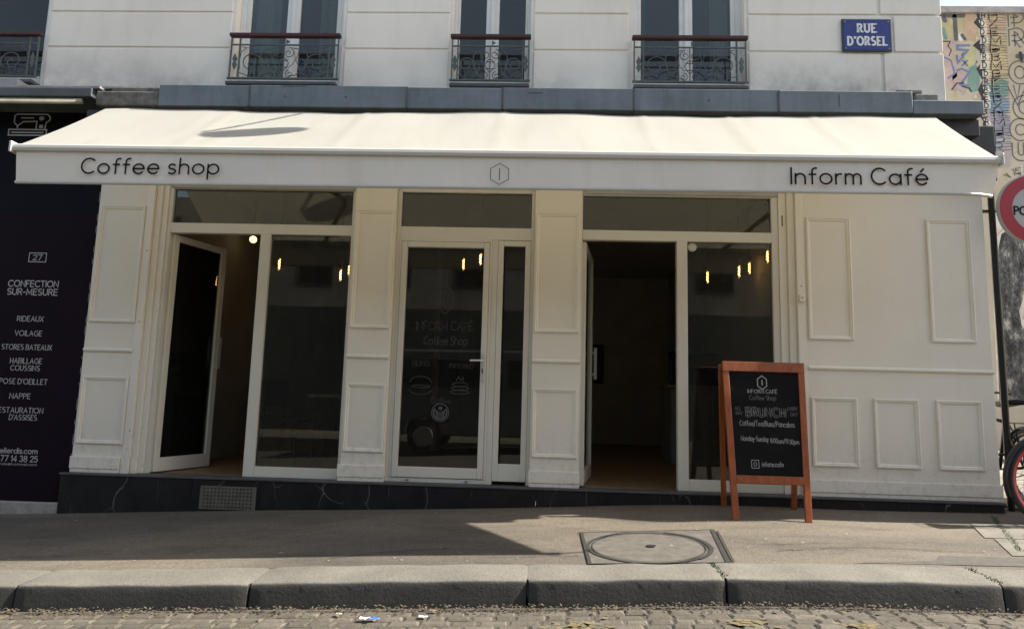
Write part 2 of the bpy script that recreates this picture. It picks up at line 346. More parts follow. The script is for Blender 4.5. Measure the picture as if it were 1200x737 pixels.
# ------------------------------------------------------------------ mesh building
class MB:
    def __init__(s): s.v = []; s.f = []; s.m = []; s.mats = []
    def mi(s, mat):
        if mat is None: return 0
        if mat not in s.mats: s.mats.append(mat)
        return s.mats.index(mat)
    def face(s, pts, mat=None):
        i = len(s.v); s.v += [tuple(p) for p in pts]; s.f.append(tuple(range(i, i + len(pts)))); s.m.append(s.mi(mat))
    def box(s, x0, x1, y0, y1, z0, z1, mat=None, rot=None, at=None):
        i = len(s.v)
        P = [(x0, y0, z0), (x1, y0, z0), (x1, y1, z0), (x0, y1, z0), (x0, y0, z1), (x1, y0, z1), (x1, y1, z1), (x0, y1, z1)]
        if rot is not None:
            P = [tuple(rot @ Vector(p) + Vector(at or (0, 0, 0))) for p in P]
        s.v += P
        for q in ((0, 3, 2, 1), (4, 5, 6, 7), (0, 1, 5, 4), (1, 2, 6, 5), (2, 3, 7, 6), (3, 0, 4, 7)):
            s.f.append(tuple(i + k for k in q)); s.m.append(s.mi(mat))
        return s
    def frame(s, x0, x1, z0, z1, wdt, y0, y1, mat=None, bottom=None):
        """rectangular frame in the xz plane, butted corners"""
        b = wdt if bottom is None else bottom
        s.box(x0, x0 + wdt, y0, y1, z0, z1, mat); s.box(x1 - wdt, x1, y0, y1, z0, z1, mat)
        s.box(x0 + wdt, x1 - wdt, y0, y1, z1 - wdt, z1, mat); s.box(x0 + wdt, x1 - wdt, y0, y1, z0, z0 + b, mat)
        return s
    def moulding(s, x0, x1, z0, z1, y, wdt=0.035, d=0.016, mat=None):
        """mitred picture-frame moulding standing proud of y (towards -y): outer bead, flat, inner step"""
        prof = [(0, 0), (0.0, d), (wdt * 0.30, d * 1.25), (wdt * 0.45, d * 0.75), (wdt * 0.75, d * 0.7), (wdt, d * 0.25), (wdt, 0)]
        loops = []
        for o, h in prof:
            i = len(s.v)
            s.v += [(x0 + o, y - h, z0 + o), (x1 - o, y - h, z0 + o), (x1 - o, y - h, z1 - o), (x0 + o, y - h, z1 - o)]
            loops.append(i)
        for a, b in zip(loops, loops[1:]):
            for k in range(4):
                k2 = (k + 1) % 4
                s.f.append((a + k, a + k2, b + k2, b + k)); s.m.append(s.mi(mat))
        return s
    def tube(s, pts, r, n=6, mat=None, closed=False, flat=None):
        pts = [Vector(p) for p in pts]; N = len(pts); rings = []
        rs = r if isinstance(r, (list, tuple)) else [r] * N
        prev = None
        for k, p in enumerate(pts):
            if closed: t = (pts[(k + 1) % N] - pts[k - 1])
            else: t = pts[min(k + 1, N - 1)] - pts[max(k - 1, 0)]
            if t.length < 1e-9: t = Vector((0, 0, 1))
            t.normalize()
            if prev is None:
                a = Vector((0, 1, 0)) if abs(t.y) < 0.9 else Vector((1, 0, 0))
                u = (a - t * a.dot(t)).normalized()
            else:
                u = (prev - t * prev.dot(t))
                u = u.normalized() if u.length > 1e-6 else prev
            prev = u; vv = t.cross(u); i = len(s.v)
            for q in range(n):
                an = 2 * PI * q / n
                s.v.append(tuple(p + (u * math.cos(an) + vv * math.sin(an)) * rs[k]))
            rings.append(i)
        pr = list(zip(rings, rings[1:])) + ([(rings[-1], rings[0])] if closed else [])
        for a, b in pr:
            for q in range(n):
                q2 = (q + 1) % n
                s.f.append((a + q, a + q2, b + q2, b + q)); s.m.append(s.mi(mat))
        if not closed:
            s.f.append(tuple(rings[0] + q for q in reversed(range(n)))); s.m.append(s.mi(mat))
            s.f.append(tuple(rings[-1] + q for q in range(n))); s.m.append(s.mi(mat))
        return s
    def lathe(s, c, prof, n=20, mat=None, axis='z', a0=0, a1=2 * PI):
        """prof: (radius, height) pairs round c"""
        rings = []; full = abs(a1 - a0 - 2 * PI) < 1e-6; K = n if full else n + 1
        for r, h in prof:
            i = len(s.v)
            for q in range(K):
                a = a0 + (a1 - a0) * q / n
                o = {'z': (r * math.cos(a), r * math.sin(a), h), 'y': (r * math.cos(a), h, r * math.sin(a)), 'x': (h, r * math.cos(a), r * math.sin(a))}[axis]
                s.v.append((c[0] + o[0], c[1] + o[1], c[2] + o[2]))
            rings.append(i)
        for a, b in zip(rings, rings[1:]):
            for q in range(n):
                q2 = (q + 1) % K
                s.f.append((a + q, a + q2, b + q2, b + q)); s.m.append(s.mi(mat))
        return s
    def poly(s, pts2, y0, y1, mat=None):
        """extruded polygon in xz between y0 (front) and y1"""
        n = len(pts2); i = len(s.v)
        s.v += [(x, y0, z) for x, z in pts2] + [(x, y1, z) for x, z in pts2]
        s.f.append(tuple(i + k for k in range(n))); s.m.append(s.mi(mat))
        s.f.append(tuple(i + n + k for k in reversed(range(n)))); s.m.append(s.mi(mat))
        for k in range(n):
            k2 = (k + 1) % n
            s.f.append((i + k2, i + k, i + n + k, i + n + k2)); s.m.append(s.mi(mat))
        return s
LOC = {}
def split_pieces(mb):
    """the mesh's far-apart pieces as separate MBs (loose islands near each other stay together)"""
    par = list(range(len(mb.v)))
    def find(a):
        while par[a] != a: par[a] = par[par[a]]; a = par[a]
        return a
    for f in mb.f:
        for a in f[1:]: par[find(a)] = find(f[0])
    isl = {}
    for a in range(len(mb.v)): isl.setdefault(find(a), []).append(a)
    keys = list(isl)
    if len(keys) < 2 or len(keys) > 400: return [mb]
    bb = []
    for k in keys:
        P = [mb.v[a] for a in isl[k]]
        lo = [min(p[i] for p in P) for i in range(3)]; hi = [max(p[i] for p in P) for i in range(3)]
        bb.append((lo, hi, max(h - l for l, h in zip(lo, hi))))
    cl = list(range(len(keys)))
    def fc(a):
        while cl[a] != a: cl[a] = cl[cl[a]]; a = cl[a]
        return a
    for i in range(len(keys)):
        for j in range(i):
            gp_ = math.sqrt(sum(max(0, bb[i][0][q] - bb[j][1][q], bb[j][0][q] - bb[i][1][q]) ** 2 for q in range(3)))
            if gp_ <= max(0.02, 0.5 * max(bb[i][2], bb[j][2])): cl[fc(i)] = fc(j)
    groups = {}
    for i, k in enumerate(keys): groups.setdefault(fc(i), []).append(k)
    if len(groups) == 1: return [mb]
    owner = {}
    for g_, ks in groups.items():
        for k in ks: owner[k] = g_
    out = {g_: MB() for g_ in groups}; idx = {g_: {} for g_ in groups}
    for o_ in out.values(): o_.mats = mb.mats
    for f, m_ in zip(mb.f, mb.m):
        g_ = owner[find(f[0])]; o_ = out[g_]; d = idx[g_]
        for a in f:
            if a not in d: d[a] = len(o_.v); o_.v.append(mb.v[a])
        o_.f.append(tuple(d[a] for a in f)); o_.m.append(m_)
    return list(out.values())
def obj(name, mb, mat=None, parent=None, split=True, **kw):
    if parent is not None and split and not any(k in name for k in ('graffiti', 'drawing', 'holes', 'patch')):
        ms = split_pieces(mb)
        if len(ms) > 1:
            return [obj1(name, m_, mat, parent, **kw) for m_ in ms][0]
    return obj1(name, mb, mat, parent, **kw)
def obj1(name, mb, mat=None, parent=None, bev=0, smooth=False, kind=None, label=None, fix=True):
    me = bpy.data.meshes.new(name); me.from_pydata(mb.v, [], mb.f)
    mats = mb.mats if mb.mats else [mat]
    if mb.mats and mat is not None and mat not in mats: pass
    for m in mats: me.materials.append(m)
    if mb.mats: me.polygons.foreach_set('material_index', mb.m)
    if smooth: me.polygons.foreach_set('use_smooth', [True] * len(me.polygons))
    me.update()
    if fix:
        import bmesh
        b = bmesh.new(); b.from_mesh(me); bmesh.ops.recalc_face_normals(b, faces=b.faces); b.to_mesh(me); b.free()
    o = bpy.data.objects.new(name, me); COL.objects.link(o)
    if parent is not None:
        o.parent = parent
        if parent.name in LOC: o.matrix_parent_inverse = Matrix.Translation(-LOC[parent.name])
    if bev:
        md = o.modifiers.new('edge', 'BEVEL'); md.width = bev; md.segments = 2; md.limit_method = 'ANGLE'; md.angle_limit = R(40)
    if kind: o['kind'] = kind
    if label: o['label'] = label
    return o
def thing(name, label, cat, loc=(0, 0, 0), group=None):
    o = bpy.data.objects.new(name, None); COL.objects.link(o); o.location = loc; o.empty_display_size = 0.2
    LOC[o.name] = Vector(loc)
    o['label'] = label; o['category'] = cat
    if group: o['group'] = group
    return o
def tag(o, label, cat, group=None):
    o['label'] = label; o['category'] = cat
    if group: o['group'] = group
    return o
def dup(root, loc, rotz=0, label=None):
    r = root.copy(); COL.objects.link(r); r.location = loc; r.rotation_euler = (0, 0, rotz)
    if label: r['label'] = label
    for ch in list(root.children):
        c = ch.copy(); COL.objects.link(c); c.parent = r
        for g in list(ch.children):
            d = g.copy(); COL.objects.link(d); d.parent = c
    return r

# ------------------------------------------------------------------ single-stroke lettering
def arc(cx, cy, rx, ry, a0, a1, n=12):
    return [(cx + rx * math.cos(R(a0 + (a1 - a0) * k / n)), cy + ry * math.sin(R(a0 + (a1 - a0) * k / n))) for k in range(n + 1)]
GL = {}
def _glyphs():
    X = 0.64
    G = GL
    G['A'] = (.72, [[(0, 0), (.36, 1), (.72, 0)], [(.13, .35), (.59, .35)]])
    G['B'] = (.60, [[(0, 0), (0, 1), (.30, 1)] + arc(.30, .76, .26, .24, 90, -90)[1:] + [(0, .52)], [(.30, .52)] + arc(.32, .26, .28, .26, 90, -90)[1:] + [(0, 0)]])
    G['C'] = (.76, [arc(.45, .5, .45, .5, 48, 312, 16)])
    G['D'] = (.70, [[(0, 0), (0, 1), (.25, 1)] + arc(.25, .5, .45, .5, 90, -90, 14)[1:] + [(0, 0)]])
    G['E'] = (.52, [[(.52, 1), (0, 1), (0, 0), (.52, 0)], [(0, .52), (.44, .52)]])
    G['F'] = (.50, [[(.50, 1), (0, 1), (0, 0)], [(0, .5), (.42, .5)]])
    G['G'] = (.82, [arc(.45, .5, .45, .5, 48, 360, 16) + [(.50, .5)]])
    G['H'] = (.64, [[(0, 0), (0, 1)], [(.64, 0), (.64, 1)], [(0, .5), (.64, .5)]])
    G['I'] = (.0, [[(0, 0), (0, 1)]])
    G['K'] = (.58, [[(0, 0), (0, 1)], [(.56, 1), (0, .42)], [(.2, .6), (.58, 0)]])
    G['L'] = (.48, [[(0, 1), (0, 0), (.48, 0)]])
    G['M'] = (.80, [[(0, 0), (.04, 1), (.40, .2), (.76, 1), (.80, 0)]])
    G['N'] = (.66, [[(0, 0), (0, 1), (.66, 0), (.66, 1)]])
    G['O'] = (.92, [arc(.46, .5, .46, .5, 90, 450, 22)])
    G['P'] = (.56, [[(0, 0), (0, 1), (.28, 1)] + arc(.28, .74, .28, .26, 90, -90)[1:] + [(0, .48)]])
    G['R'] = (.60, [[(0, 0), (0, 1), (.28, 1)] + arc(.28, .75, .27, .25, 90, -90)[1:] + [(0, .5)], [(.26, .5), (.60, 0)]])
    G['S'] = (.58, [arc(.29, .75, .26, .25, 40, 270, 12) + arc(.29, .25, .29, .25, 90, -140, 12)[1:]])
    G['T'] = (.64, [[(0, 1), (.64, 1)], [(.32, 1), (.32, 0)]])
    G['U'] = (.64, [[(0, 1), (0, .32)] + arc(.32, .32, .32, .32, 180, 360)[1:] + [(.64, 1)]])
    G['V'] = (.70, [[(0, 1), (.35, 0), (.70, 1)]])
    G['X'] = (.62, [[(0, 0), (.62, 1)], [(0, 1), (.62, 0)]])
    G['Y'] = (.64, [[(0, 1), (.32, .48), (.64, 1)], [(.32, .48), (.32, 0)]])
    o = arc(.33, .32, .33, .32, 90, 450, 18)
    G['o'] = (.66, [o]); G['a'] = (.64, [arc(.32, .32, .32, .32, 90, 450, 18), [(.64, .64), (.64, 0)]])
    G['c'] = (.54, [arc(.33, .32, .33, .32, 45, 315, 12)])
    G['d'] = (.64, [arc(.32, .32, .32, .32, 90, 450, 18), [(.64, 1.03), (.64, 0)]])
    G['e'] = (.64, [[(.02, .33), (.64, .33)] + arc(.33, .32, .32, .32, 5, 318, 16)])
    G['é'] = (.64, G['e'][1] + [[(.28, .80), (.44, .98)]])
    G['É'] = (.52, G['E'][1] + [[(.18, 1.1), (.36, 1.26)]])
    G['f'] = (.36, [arc(.36, .80, .20, .20, 75, 180, 7) + [(.16, 0)], [(0, .60), (.36, .60)]])
    G['g'] = (.62, [arc(.31, .33, .31, .31, 90, 450, 18), [(.62, .64), (.62, 0)] + arc(.33, -.04, .29, .26, 0, -150, 9)])
    G['h'] = (.54, [[(0, 1.03), (0, 0)], [(0, .37)] + arc(.27, .37, .27, .27, 180, 0, 9)[1:] + [(.54, 0)]])
    G['i'] = (.0, [[(0, .64), (0, 0)], [(0, .86), (0, .90)]])
    G['k'] = (.46, [[(0, 1), (0, 0)], [(.44, .62), (0, .24)], [(.14, .36), (.46, 0)]])
    G['l'] = (.0, [[(0, 1), (0, 0)]])
    G['m'] = (.86, [[(0, .64), (0, 0)], [(0, .42)] + arc(.215, .42, .215, .22, 180, 0, 8)[1:] + [(.43, 0)], [(.43, .42)] + arc(.645, .42, .215, .22, 180, 0, 8)[1:] + [(.86, 0)]])
    G['n'] = (.54, [[(0, .64), (0, 0)], [(0, .37)] + arc(.27, .37, .27, .27, 180, 0, 9)[1:] + [(.54, 0)]])
    G['p'] = (.64, [arc(.32, .32, .32, .32, 90, 450, 18), [(0, .64), (0, -.34)]])
    G['r'] = (.30, [[(0, .64), (0, 0)], [(0, .37)] + arc(.25, .37, .25, .27, 180, 75, 6)[1:]])
    G['s'] = (.42, [arc(.21, .48, .19, .16, 35, 270, 9) + arc(.21, .16, .21, .16, 90, -145, 9)[1:]])
    G['t'] = (.34, [[(.14, .92), (.14, .14)] + arc(.28, .14, .14, .14, 180, 290, 6)[1:], [(0, .62), (.34, .62)]])
    G['u'] = (.54, [[(0, .64), (0, .27)] + arc(.27, .27, .27, .27, 180, 360, 9)[1:] + [(.54, .64)], [(.54, .27), (.54, 0)]])
    G['y'] = (.54, [[(0, .64), (.28, .02)], [(.54, .64), (.12, -.34)]])
    G['0'] = (.62, [arc(.31, .5, .31, .5, 90, 450, 20)])
    G['1'] = (.22, [[(0, .78), (.2, 1), (.2, 0)]])
    G['2'] = (.56, [arc(.28, .72, .28, .28, 165, -25, 11) + [(0, 0), (.58, 0)]])
    G['3'] = (.56, [arc(.27, .76, .25, .24, 150, -90, 11), arc(.27, .27, .29, .27, 75, -150, 11)])
    G['4'] = (.62, [[(.46, 0), (.46, 1), (0, .28), (.62, .28)]])
    G['5'] = (.56, [[(.50, 1), (.08, 1), (.04, .56)] + arc(.27, .32, .29, .32, 130, -145, 13)])
    G['7'] = (.56, [[(0, 1), (.56, 1), (.18, 0)]])
    G['8'] = (.58, [arc(.29, .76, .24, .24, 90, 450, 16), arc(.29, .26, .29, .26, 90, 450, 16)])
    G['9'] = (.60, [arc(.30, .69, .30, .31, 90, 450, 18), [(.60, .69), (.40, 0)]])
    G['.'] = (.0, [[(0, 0), (0, .05)]]); G[':'] = (.0, [[(0, .1), (0, .15)], [(0, .5), (0, .55)]])
    G["'"] = (.0, [[(.02, 1), (0, .76)]]); G['-'] = (.34, [[(0, .42), (.34, .42)]]); G['/'] = (.36, [[(0, -.08), (.36, 1.05)]])
    G['@'] = (.8, [arc(.4, .4, .4, .44, 300, -20, 18), arc(.4, .4, .18, .2, 0, 360, 12)])
    G['_'] = (.5, [[(0, -.08), (.5, -.08)]])
_glyphs()
def ribbon(mb, pts, hw, place, d, cap=True, mat=None):
    """flat stroke of half width hw along 2-D pts; place(u, v, d) -> 3-D"""
    P = [Vector(p) for p in pts]
    Q = [P[0]]
    for p in P[1:]:
        if (p - Q[-1]).length > 1e-5: Q.append(p)
    closed = len(Q) > 3 and (Q[0] - Q[-1]).length < 1e-4
    if closed: Q = Q[:-1]
    N = len(Q)
    if N < 2: return
    i0 = len(mb.v); L = []
    for k in range(N):
        if closed: a, b = Q[k] - Q[k - 1], Q[(k + 1) % N] - Q[k]
        else:
            a = Q[k] - Q[k - 1] if k else Q[1] - Q[0]; b = Q[k + 1] - Q[k] if k < N - 1 else Q[k] - Q[k - 1]
        a = a.normalized(); b = b.normalized(); t = a + b
        t = t.normalized() if t.length > 0.2 else a
        nrm = Vector((-t.y, t.x)); c = max(0.5, nrm.dot(Vector((-a.y, a.x))))
        L.append((Q[k] + nrm * hw / c, Q[k] - nrm * hw / c))
    mi = mb.mi(mat)
    for l_, r_ in L: mb.v += [place(l_.x, l_.y, d), place(r_.x, r_.y, d)]
    for k in range(N if closed else N - 1):
        a = i0 + 2 * k; b = i0 + 2 * ((k + 1) % N)
        mb.f.append((a, a + 1, b + 1, b)); mb.m.append(mi)
    if cap and not closed:
        for e, (p, q) in ((0, (Q[0], Q[1])), (N - 1, (Q[-1], Q[-2]))):
            t = (p - q).normalized(); nr = Vector((-t.y, t.x)); i = len(mb.v)
            arcp = [p + (nr * math.cos(an) + t * math.sin(an)) * hw for an in [PI * k / 5 for k in range(6)]]
            mb.v += [place(z.x, z.y, d) for z in arcp]; mb.f.append(tuple(range(i, i + 6))); mb.m.append(mi)
def text_width(s, track):
    x = 0
    for ch in s:
        x += (0.36 if ch == ' ' else GL[ch][0] + track)
    return x - track
def write(mb, s, u0, v0, h, place, wt=0.07, track=0.22, width=None, slant=0, serif=0, jit=0, align='l', mat=None, rise=0):
    """letters as strokes: h cap height, width = forced total width, wt stroke width / h, rise = slope of the baseline"""
    W = text_width(s, track); sx = h
    if width is not None: sx = width / W
    if align == 'c': u0 -= W * sx / 2
    if align == 'r': u0 -= W * sx
    x = 0; k = 0
    for ch in s:
        if ch == ' ': x += 0.36; continue
        g = GL[ch]; jx, jy, js = (random.uniform(-jit, jit), random.uniform(-jit, jit), 1 + random.uniform(-jit, jit) * 1.5)
        for st in g[1]:
            tr = lambda a, b: (u0 + (x + jx + a + slant * b) * sx, v0 + (b * js + jy) * h + rise * (x + a) * sx)
            pts = [tr(a, b) for a, b in st]
            if jit: pts = [(a + random.uniform(-jit, jit) * h * 0.18, b + random.uniform(-jit, jit) * h * 0.18) for a, b in pts] if len(pts) < 8 else pts
            k += 1
            ribbon(mb, pts, wt * h / 2, place, 0.0003 * (k % 7), cap=not serif, mat=mat)
            if serif:
                for (a, b) in (st[0], st[-1]):
                    if abs(b) < .02 or abs(b - 1) < .02 and st[0] != st[-1]:
                        p = tr(a, b); e = serif * h
                        k += 1; ribbon(mb, [(p[0] - e, p[1]), (p[0] + e, p[1])], wt * h * 0.28, place, 0.0022 + 0.0003 * (k % 5), cap=False, mat=mat)
        x += g[0] + track
def vert(y):
    """letters on a facade plane at y, standing d proud towards the street"""
    return lambda u, v, d: (u, y - d, v)

# ------------------------------------------------------------------ ground, pavement, kerb, road
def lat(x):
    a, b, k = 0.045 * x + 0.005, 0.060 + 0.006 * x, 0.35      # street rises to the right, then eases off
    return a if x < 0.4 else (b if x > 2.6 else (lambda t: a * (1 - t) + b * t)((x - 0.4) / 2.2) - 0.0)
def pave(x, y): return lat(x) + 0.035 * min(y, 0.0) + 0.004 * math.sin(x * 1.7 + y * 2.1)
KY = -2.12
def roadz(x, y):
    return lat(x) + 0.035 * KY - 0.128 + 0.018 * min(3.0, (KY - y)) - 0.012 * max(0, y - KY)
def sheet(xs, ys, fz):
    mb = MB(); W = len(ys)
    mb.v = [(x, y, fz(x, y)) for x in xs for y in ys]
    for i in range(len(xs) - 1):
        for j in range(W - 1):
            mb.f.append((i * W + j, (i + 1) * W + j, (i + 1) * W + j + 1, i * W + j + 1)); mb.m.append(0)
    return mb
def lin(a, b, n): return [a + (b - a) * k / n for k in range(n + 1)]
obj('ground', sheet(lin(-300, 300, 10), lin(-300, 300, 10), lambda x, y: -1.6), M['ground'], kind='structure', fix=False)
def tri_patch(pts, zf, off, mat, name, kind):
    mb = MB(); mb.face([(x, y, zf(x, y) + off) for x, y in pts], mat)
    return obj(name, mb, mat, kind=kind)
obj('pavement', sheet(lin(-14, 16, 150), [-1.80, -1.6, -1.4, -1.2, -1, -.8, -.6, -.4, -.2, 0.02], pave), M['asphalt'], kind='structure', smooth=True, fix=False)
# cross street to the right, paved with pale stone slabs past a slanting joint
mb = MB()
def slabs():
    for r in range(-3, 24):
        y0 = 0.02 - 0.46 * 0 + r * 0.5
        y1 = y0 + 0.485
        x = 3.62 + 0.44 * ((y0 + 0.0) if y0 < 0 else 0) * 1.0 + 0.06 * (r % 2)
        while x < 15:
            wd = random.uniform(0.55, 0.95)
            xa, xb = x, x + wd - 0.014
            if y0 >= -1.7:
                h = random.uniform(0.004, 0.009)
                sk = 0.44 if y0 < 0 else 0.0
                def xx(q, yv): return q + sk * (yv - y0)
                zf = lambda X, Y: (pave(X, min(Y, 0)) + 0.02 * max(Y, 0) * 0.4) + h
                p = [(xx(xa, y0), y0), (xx(xb, y0), y0), (xx(xb, y1), y1), (xx(xa, y1), y1)]
                mb.face([(a, b, zf(a, b)) for a, b in p])
            x += wd
slabs()
# keep slabs clear of the cafe wall
keep = [k for k, f in enumerate(mb.f) if min(mb.v[i][0] for i in f) > 4.03 or max(mb.v[i][1] for i in f) < -0.02]
mb.f = [mb.f[k] for k in keep]; mb.m = [mb.m[k] for k in keep]
obj('side_street_paving', mb, M['paver'], kind='structure')
obj('side_street', sheet(lin(4.0, 20, 8), lin(0.0, 24, 12), lambda x, y: lat(x) + 0.008 * y - 0.006), M['road_dirt'], kind='structure', fix=False)
mb = MB()
def crack(pts, w0):
    P = []
    for (a, b) in zip(pts, pts[1:]):
        for k in range(6):
            t_ = k / 6; P.append((a[0] + (b[0] - a[0]) * t_ + random.uniform(-.012, .012), a[1] + (b[1] - a[1]) * t_ + random.uniform(-.012, .012)))
    P.append(pts[-1])
    for p, q in zip(P, P[1:]):
        ribbon(mb, [p, q], random.uniform(.4, 1.0) * w0, lambda u, v, d: (u, v, pave(u, v) + 0.005), 0, cap=False)
crack([(-1.30, -1.62), (-0.95, -1.48), (-0.55, -1.40)], .006); crack([(1.55, -1.52), (2.1, -1.40), (2.9, -1.42)], .0035); crack([(-3.4, -1.50), (-2.8, -1.44)], .004)
crack([(1.95, -1.30), (1.62, -1.36), (1.60, -1.30)], .004); crack([(-0.25, -1.62), (0.3, -1.60)], .003)
obj('pavement_crack', mb, M['joint'], kind='structure', split=False)
# patch of darker, newer bitumen by the kerb on the right
tri_patch([(1.9, -1.76), (3.6, -1.70), (3.6, -1.52), (2.55, -1.53), (2.45, -1.66)], pave, 0.004, paint('dark_bitumen_patch', (0.08, 0.073, 0.062), 0.9, 0.3, 20, 0.6, 120), 'pavement_patch', 'structure')
# kerb stones, with open joints, rounded nosing
mb = MB()
jts = [-14.0, -12.4, -10.9, -9.4, -7.8, -6.2, -4.55, -2.931, -1.585, -0.023, 1.064, 2.541, 3.9, 5.5, 7.1, 8.6]
prof = [(-1.796, 0.000), (-1.92, 0.002), (-2.03, 0.002), (-2.080, 0.001), (-2.092, -0.001), (-2.101, -0.006), (-2.106, -0.013), (-2.109, -0.022), (-2.112, -0.05), (-2.120, -0.10), (-2.126, -0.16), (-2.128, -0.30)]
for a, b in zip(jts, jts[1:]):
    g = random.uniform(0.004, 0.009); xs = lin(a + g, b - g, 34); dz = random.uniform(-0.002, 0.001); dy = random.uniform(-0.006, 0.006)
    i0 = len(mb.v); n = len(prof)
    for k, x in enumerate(xs):
        e = 0.008 if k in (0, len(xs) - 1) else 0
        for y, z in prof:
            gx = (0.0004 - g) * (1 if k == 0 else -1) if (k in (0, len(xs) - 1) and y > -2.085) else 0
            wob = 0.0012 * math.sin(x * 9 + y * 5) + 0.0004 * math.sin(x * 23) + (random.uniform(-.0016, .0016) if -2.11 < y < -2.09 else 0)
            mb.v.append((x + gx, y + dy + wob + e * (1 if y < -2.05 else 0), pave(x, max(y, -2.12)) + z + dz + 0.004 - e * 0.6 + 0.002 * math.sin(x * 13)))
    for k in range(len(xs) - 1):
        for j in range(n - 1):
            q = i0 + k * n + j
            mb.f.append((q, q + 1, q + n + 1, q + n)); mb.m.append(0)
    mb.face([mb.v[i0 + j] for j in range(n)])
    q = i0 + (len(xs) - 1) * n; mb.face([mb.v[q + j] for j in reversed(range(n))])
obj('kerb', mb, M['granite'], kind='structure', smooth=True)
# road: dirt bed and individual setts in front
obj('road', sheet(lin(-30, 30, 120), lin(-9.2, -1.9, 12), lambda x, y: roadz(x, y) - 0.005), M['road_dirt'], kind='structure', fix=False)
mb = MB(); y = -2.19; row = 0
while y > -4.6:
    d = random.uniform(0.070, 0.095); x = -7.0 + random.uniform(0, 0.1)
    while x < 7.0:
        wd = random.uniform(0.09, 0.17); g = 0.004
        h = random.uniform(-0.004, 0.003); c = 0.014
        i = len(mb.v)
        j = lambda: random.uniform(-0.006, 0.006)
        b4 = [(x + g + j(), y - d + g), (x + wd - g + j(), y - d + g), (x + wd - g + j(), y - g), (x + g + j(), y - g)]
        cx, cy = x + wd / 2, y - d / 2
        for (px, py) in b4: mb.v.append((px, py, roadz(px, py) - 0.03))
        for (px, py) in b4: mb.v.append((px, py, roadz(px, py) - 0.006 + h))
        for (px, py) in b4:
            qx, qy = px + (c if px < cx else -c), py + (c if py < cy else -c)
            mb.v.append((qx, qy, roadz(qx, qy) + h + random.uniform(0, 0.003)))
        for o in (0, 4):
            for k in range(4):
                k2 = (k + 1) % 4
                mb.f.append((i + o + k, i + o + k2, i + o + 4 + k2, i + o + 4 + k)); mb.m.append(0)
        mb.f.append((i + 8, i + 9, i + 10, i + 11)); mb.m.append(0)
        x += wd
    y -= d; row += 1
obj('road_setts', mb, M['sett'], kind='structure', smooth=False)
# worn yellow marking scraps on the setts
mb = MB()
for x0, x1, y0, y1 in ((0.10, 0.36, -2.52, -2.40), (0.98, 1.16, -2.50, -2.38), (1.55, 1.68, -2.52, -2.44), (-0.55, -0.30, -2.62, -2.55)):
    for q in range(46):                                        # only flecks of the paint are left
        px = random.gauss((x0 + x1) / 2, (x1 - x0) * .30); py = random.gauss((y0 + y1) / 2, (y1 - y0) * .30); r = random.uniform(.004, .019)
        a0 = random.uniform(0, 6)
        mb.face([(px + 1.5 * r * random.uniform(.5, 1.2) * math.cos(a0 + 2 * PI * k / 7), py + r * random.uniform(.5, 1.2) * math.sin(a0 + 2 * PI * k / 7), roadz(px, py) + 0.0035 + .0001 * q) for k in range(7)])
obj('road_marking', mb, M['yellow_paint'], kind='structure')
# gutter strip of dry leaves and grit, uncountable
mb = MB()
for k in range(5200):
    x = random.uniform(-5, 5); y = -2.145 - abs(random.gauss(0, 0.045)); s = random.uniform(0.003, 0.013)
    if random.random() < 0.12: y = random.uniform(-2.7, -2.2); s *= 0.8
    a = random.uniform(0, PI); z = roadz(x, y) + random.uniform(0.0, 0.024) * max(0.15, 1 - (-2.145 - y) / .09)
    u = (math.cos(a) * s, math.sin(a) * s); t = random.uniform(0.3, 0.8)
    tz = random.uniform(-0.6, 0.6) * s
    mb.face([(x - u[0], y - u[1], z - tz), (x + u[1] * t, y - u[0] * t, z), (x + u[0], y + u[1], z + tz), (x - u[1] * t, y + u[0] * t, z + 0.003)])
obj('gutter_litter', mb, M['litter'], kind='stuff', fix=False)
mb = MB()
for k in range(420):                                            # weeds in the slab joint and kerb joints
    t = random.random()
    if k < 300: x, y = 3.76 - 0.60 * t + random.uniform(-.02, .02), -0.22 - 1.15 * t
    else: x, y = random.choice((1.064, 2.541)) + random.uniform(-.02, .02), random.uniform(-2.1, -1.8)
    s = random.uniform(0.008, 0.022); a = random.uniform(0, 2 * PI); z = pave(x, y)
    mb.face([(x - .004, y, z), (x + .004, y, z), (x + math.cos(a) * s * .6, y + math.sin(a) * s * .6, z + s)])
obj('weeds', mb, M['weeds'], kind='stuff', fix=False)
mb = MB()
for k in range(150):                                            # pale specks: gum and paper crumbs on the pavement
    x = random.uniform(-4.6, 4); y = random.uniform(-2.05, -0.15); s = random.uniform(0.004, 0.011) * (1.8 if random.random() < .12 else 1)
    n = 6; a0 = random.uniform(0, 6)
    mb.face([(x + s * random.uniform(.5, 1.2) * math.cos(a0 + 2 * PI * q / n), y + s * random.uniform(.5, 1.2) * math.sin(a0 + 2 * PI * q / n), pave(x, y) + 0.005) for q in range(n)])
obj('pavement_debris', mb, paint('paper_crumbs', (0.30, 0.28, 0.24), 0.9, 0.3, 30, 0.1, 60), kind='stuff', fix=False)

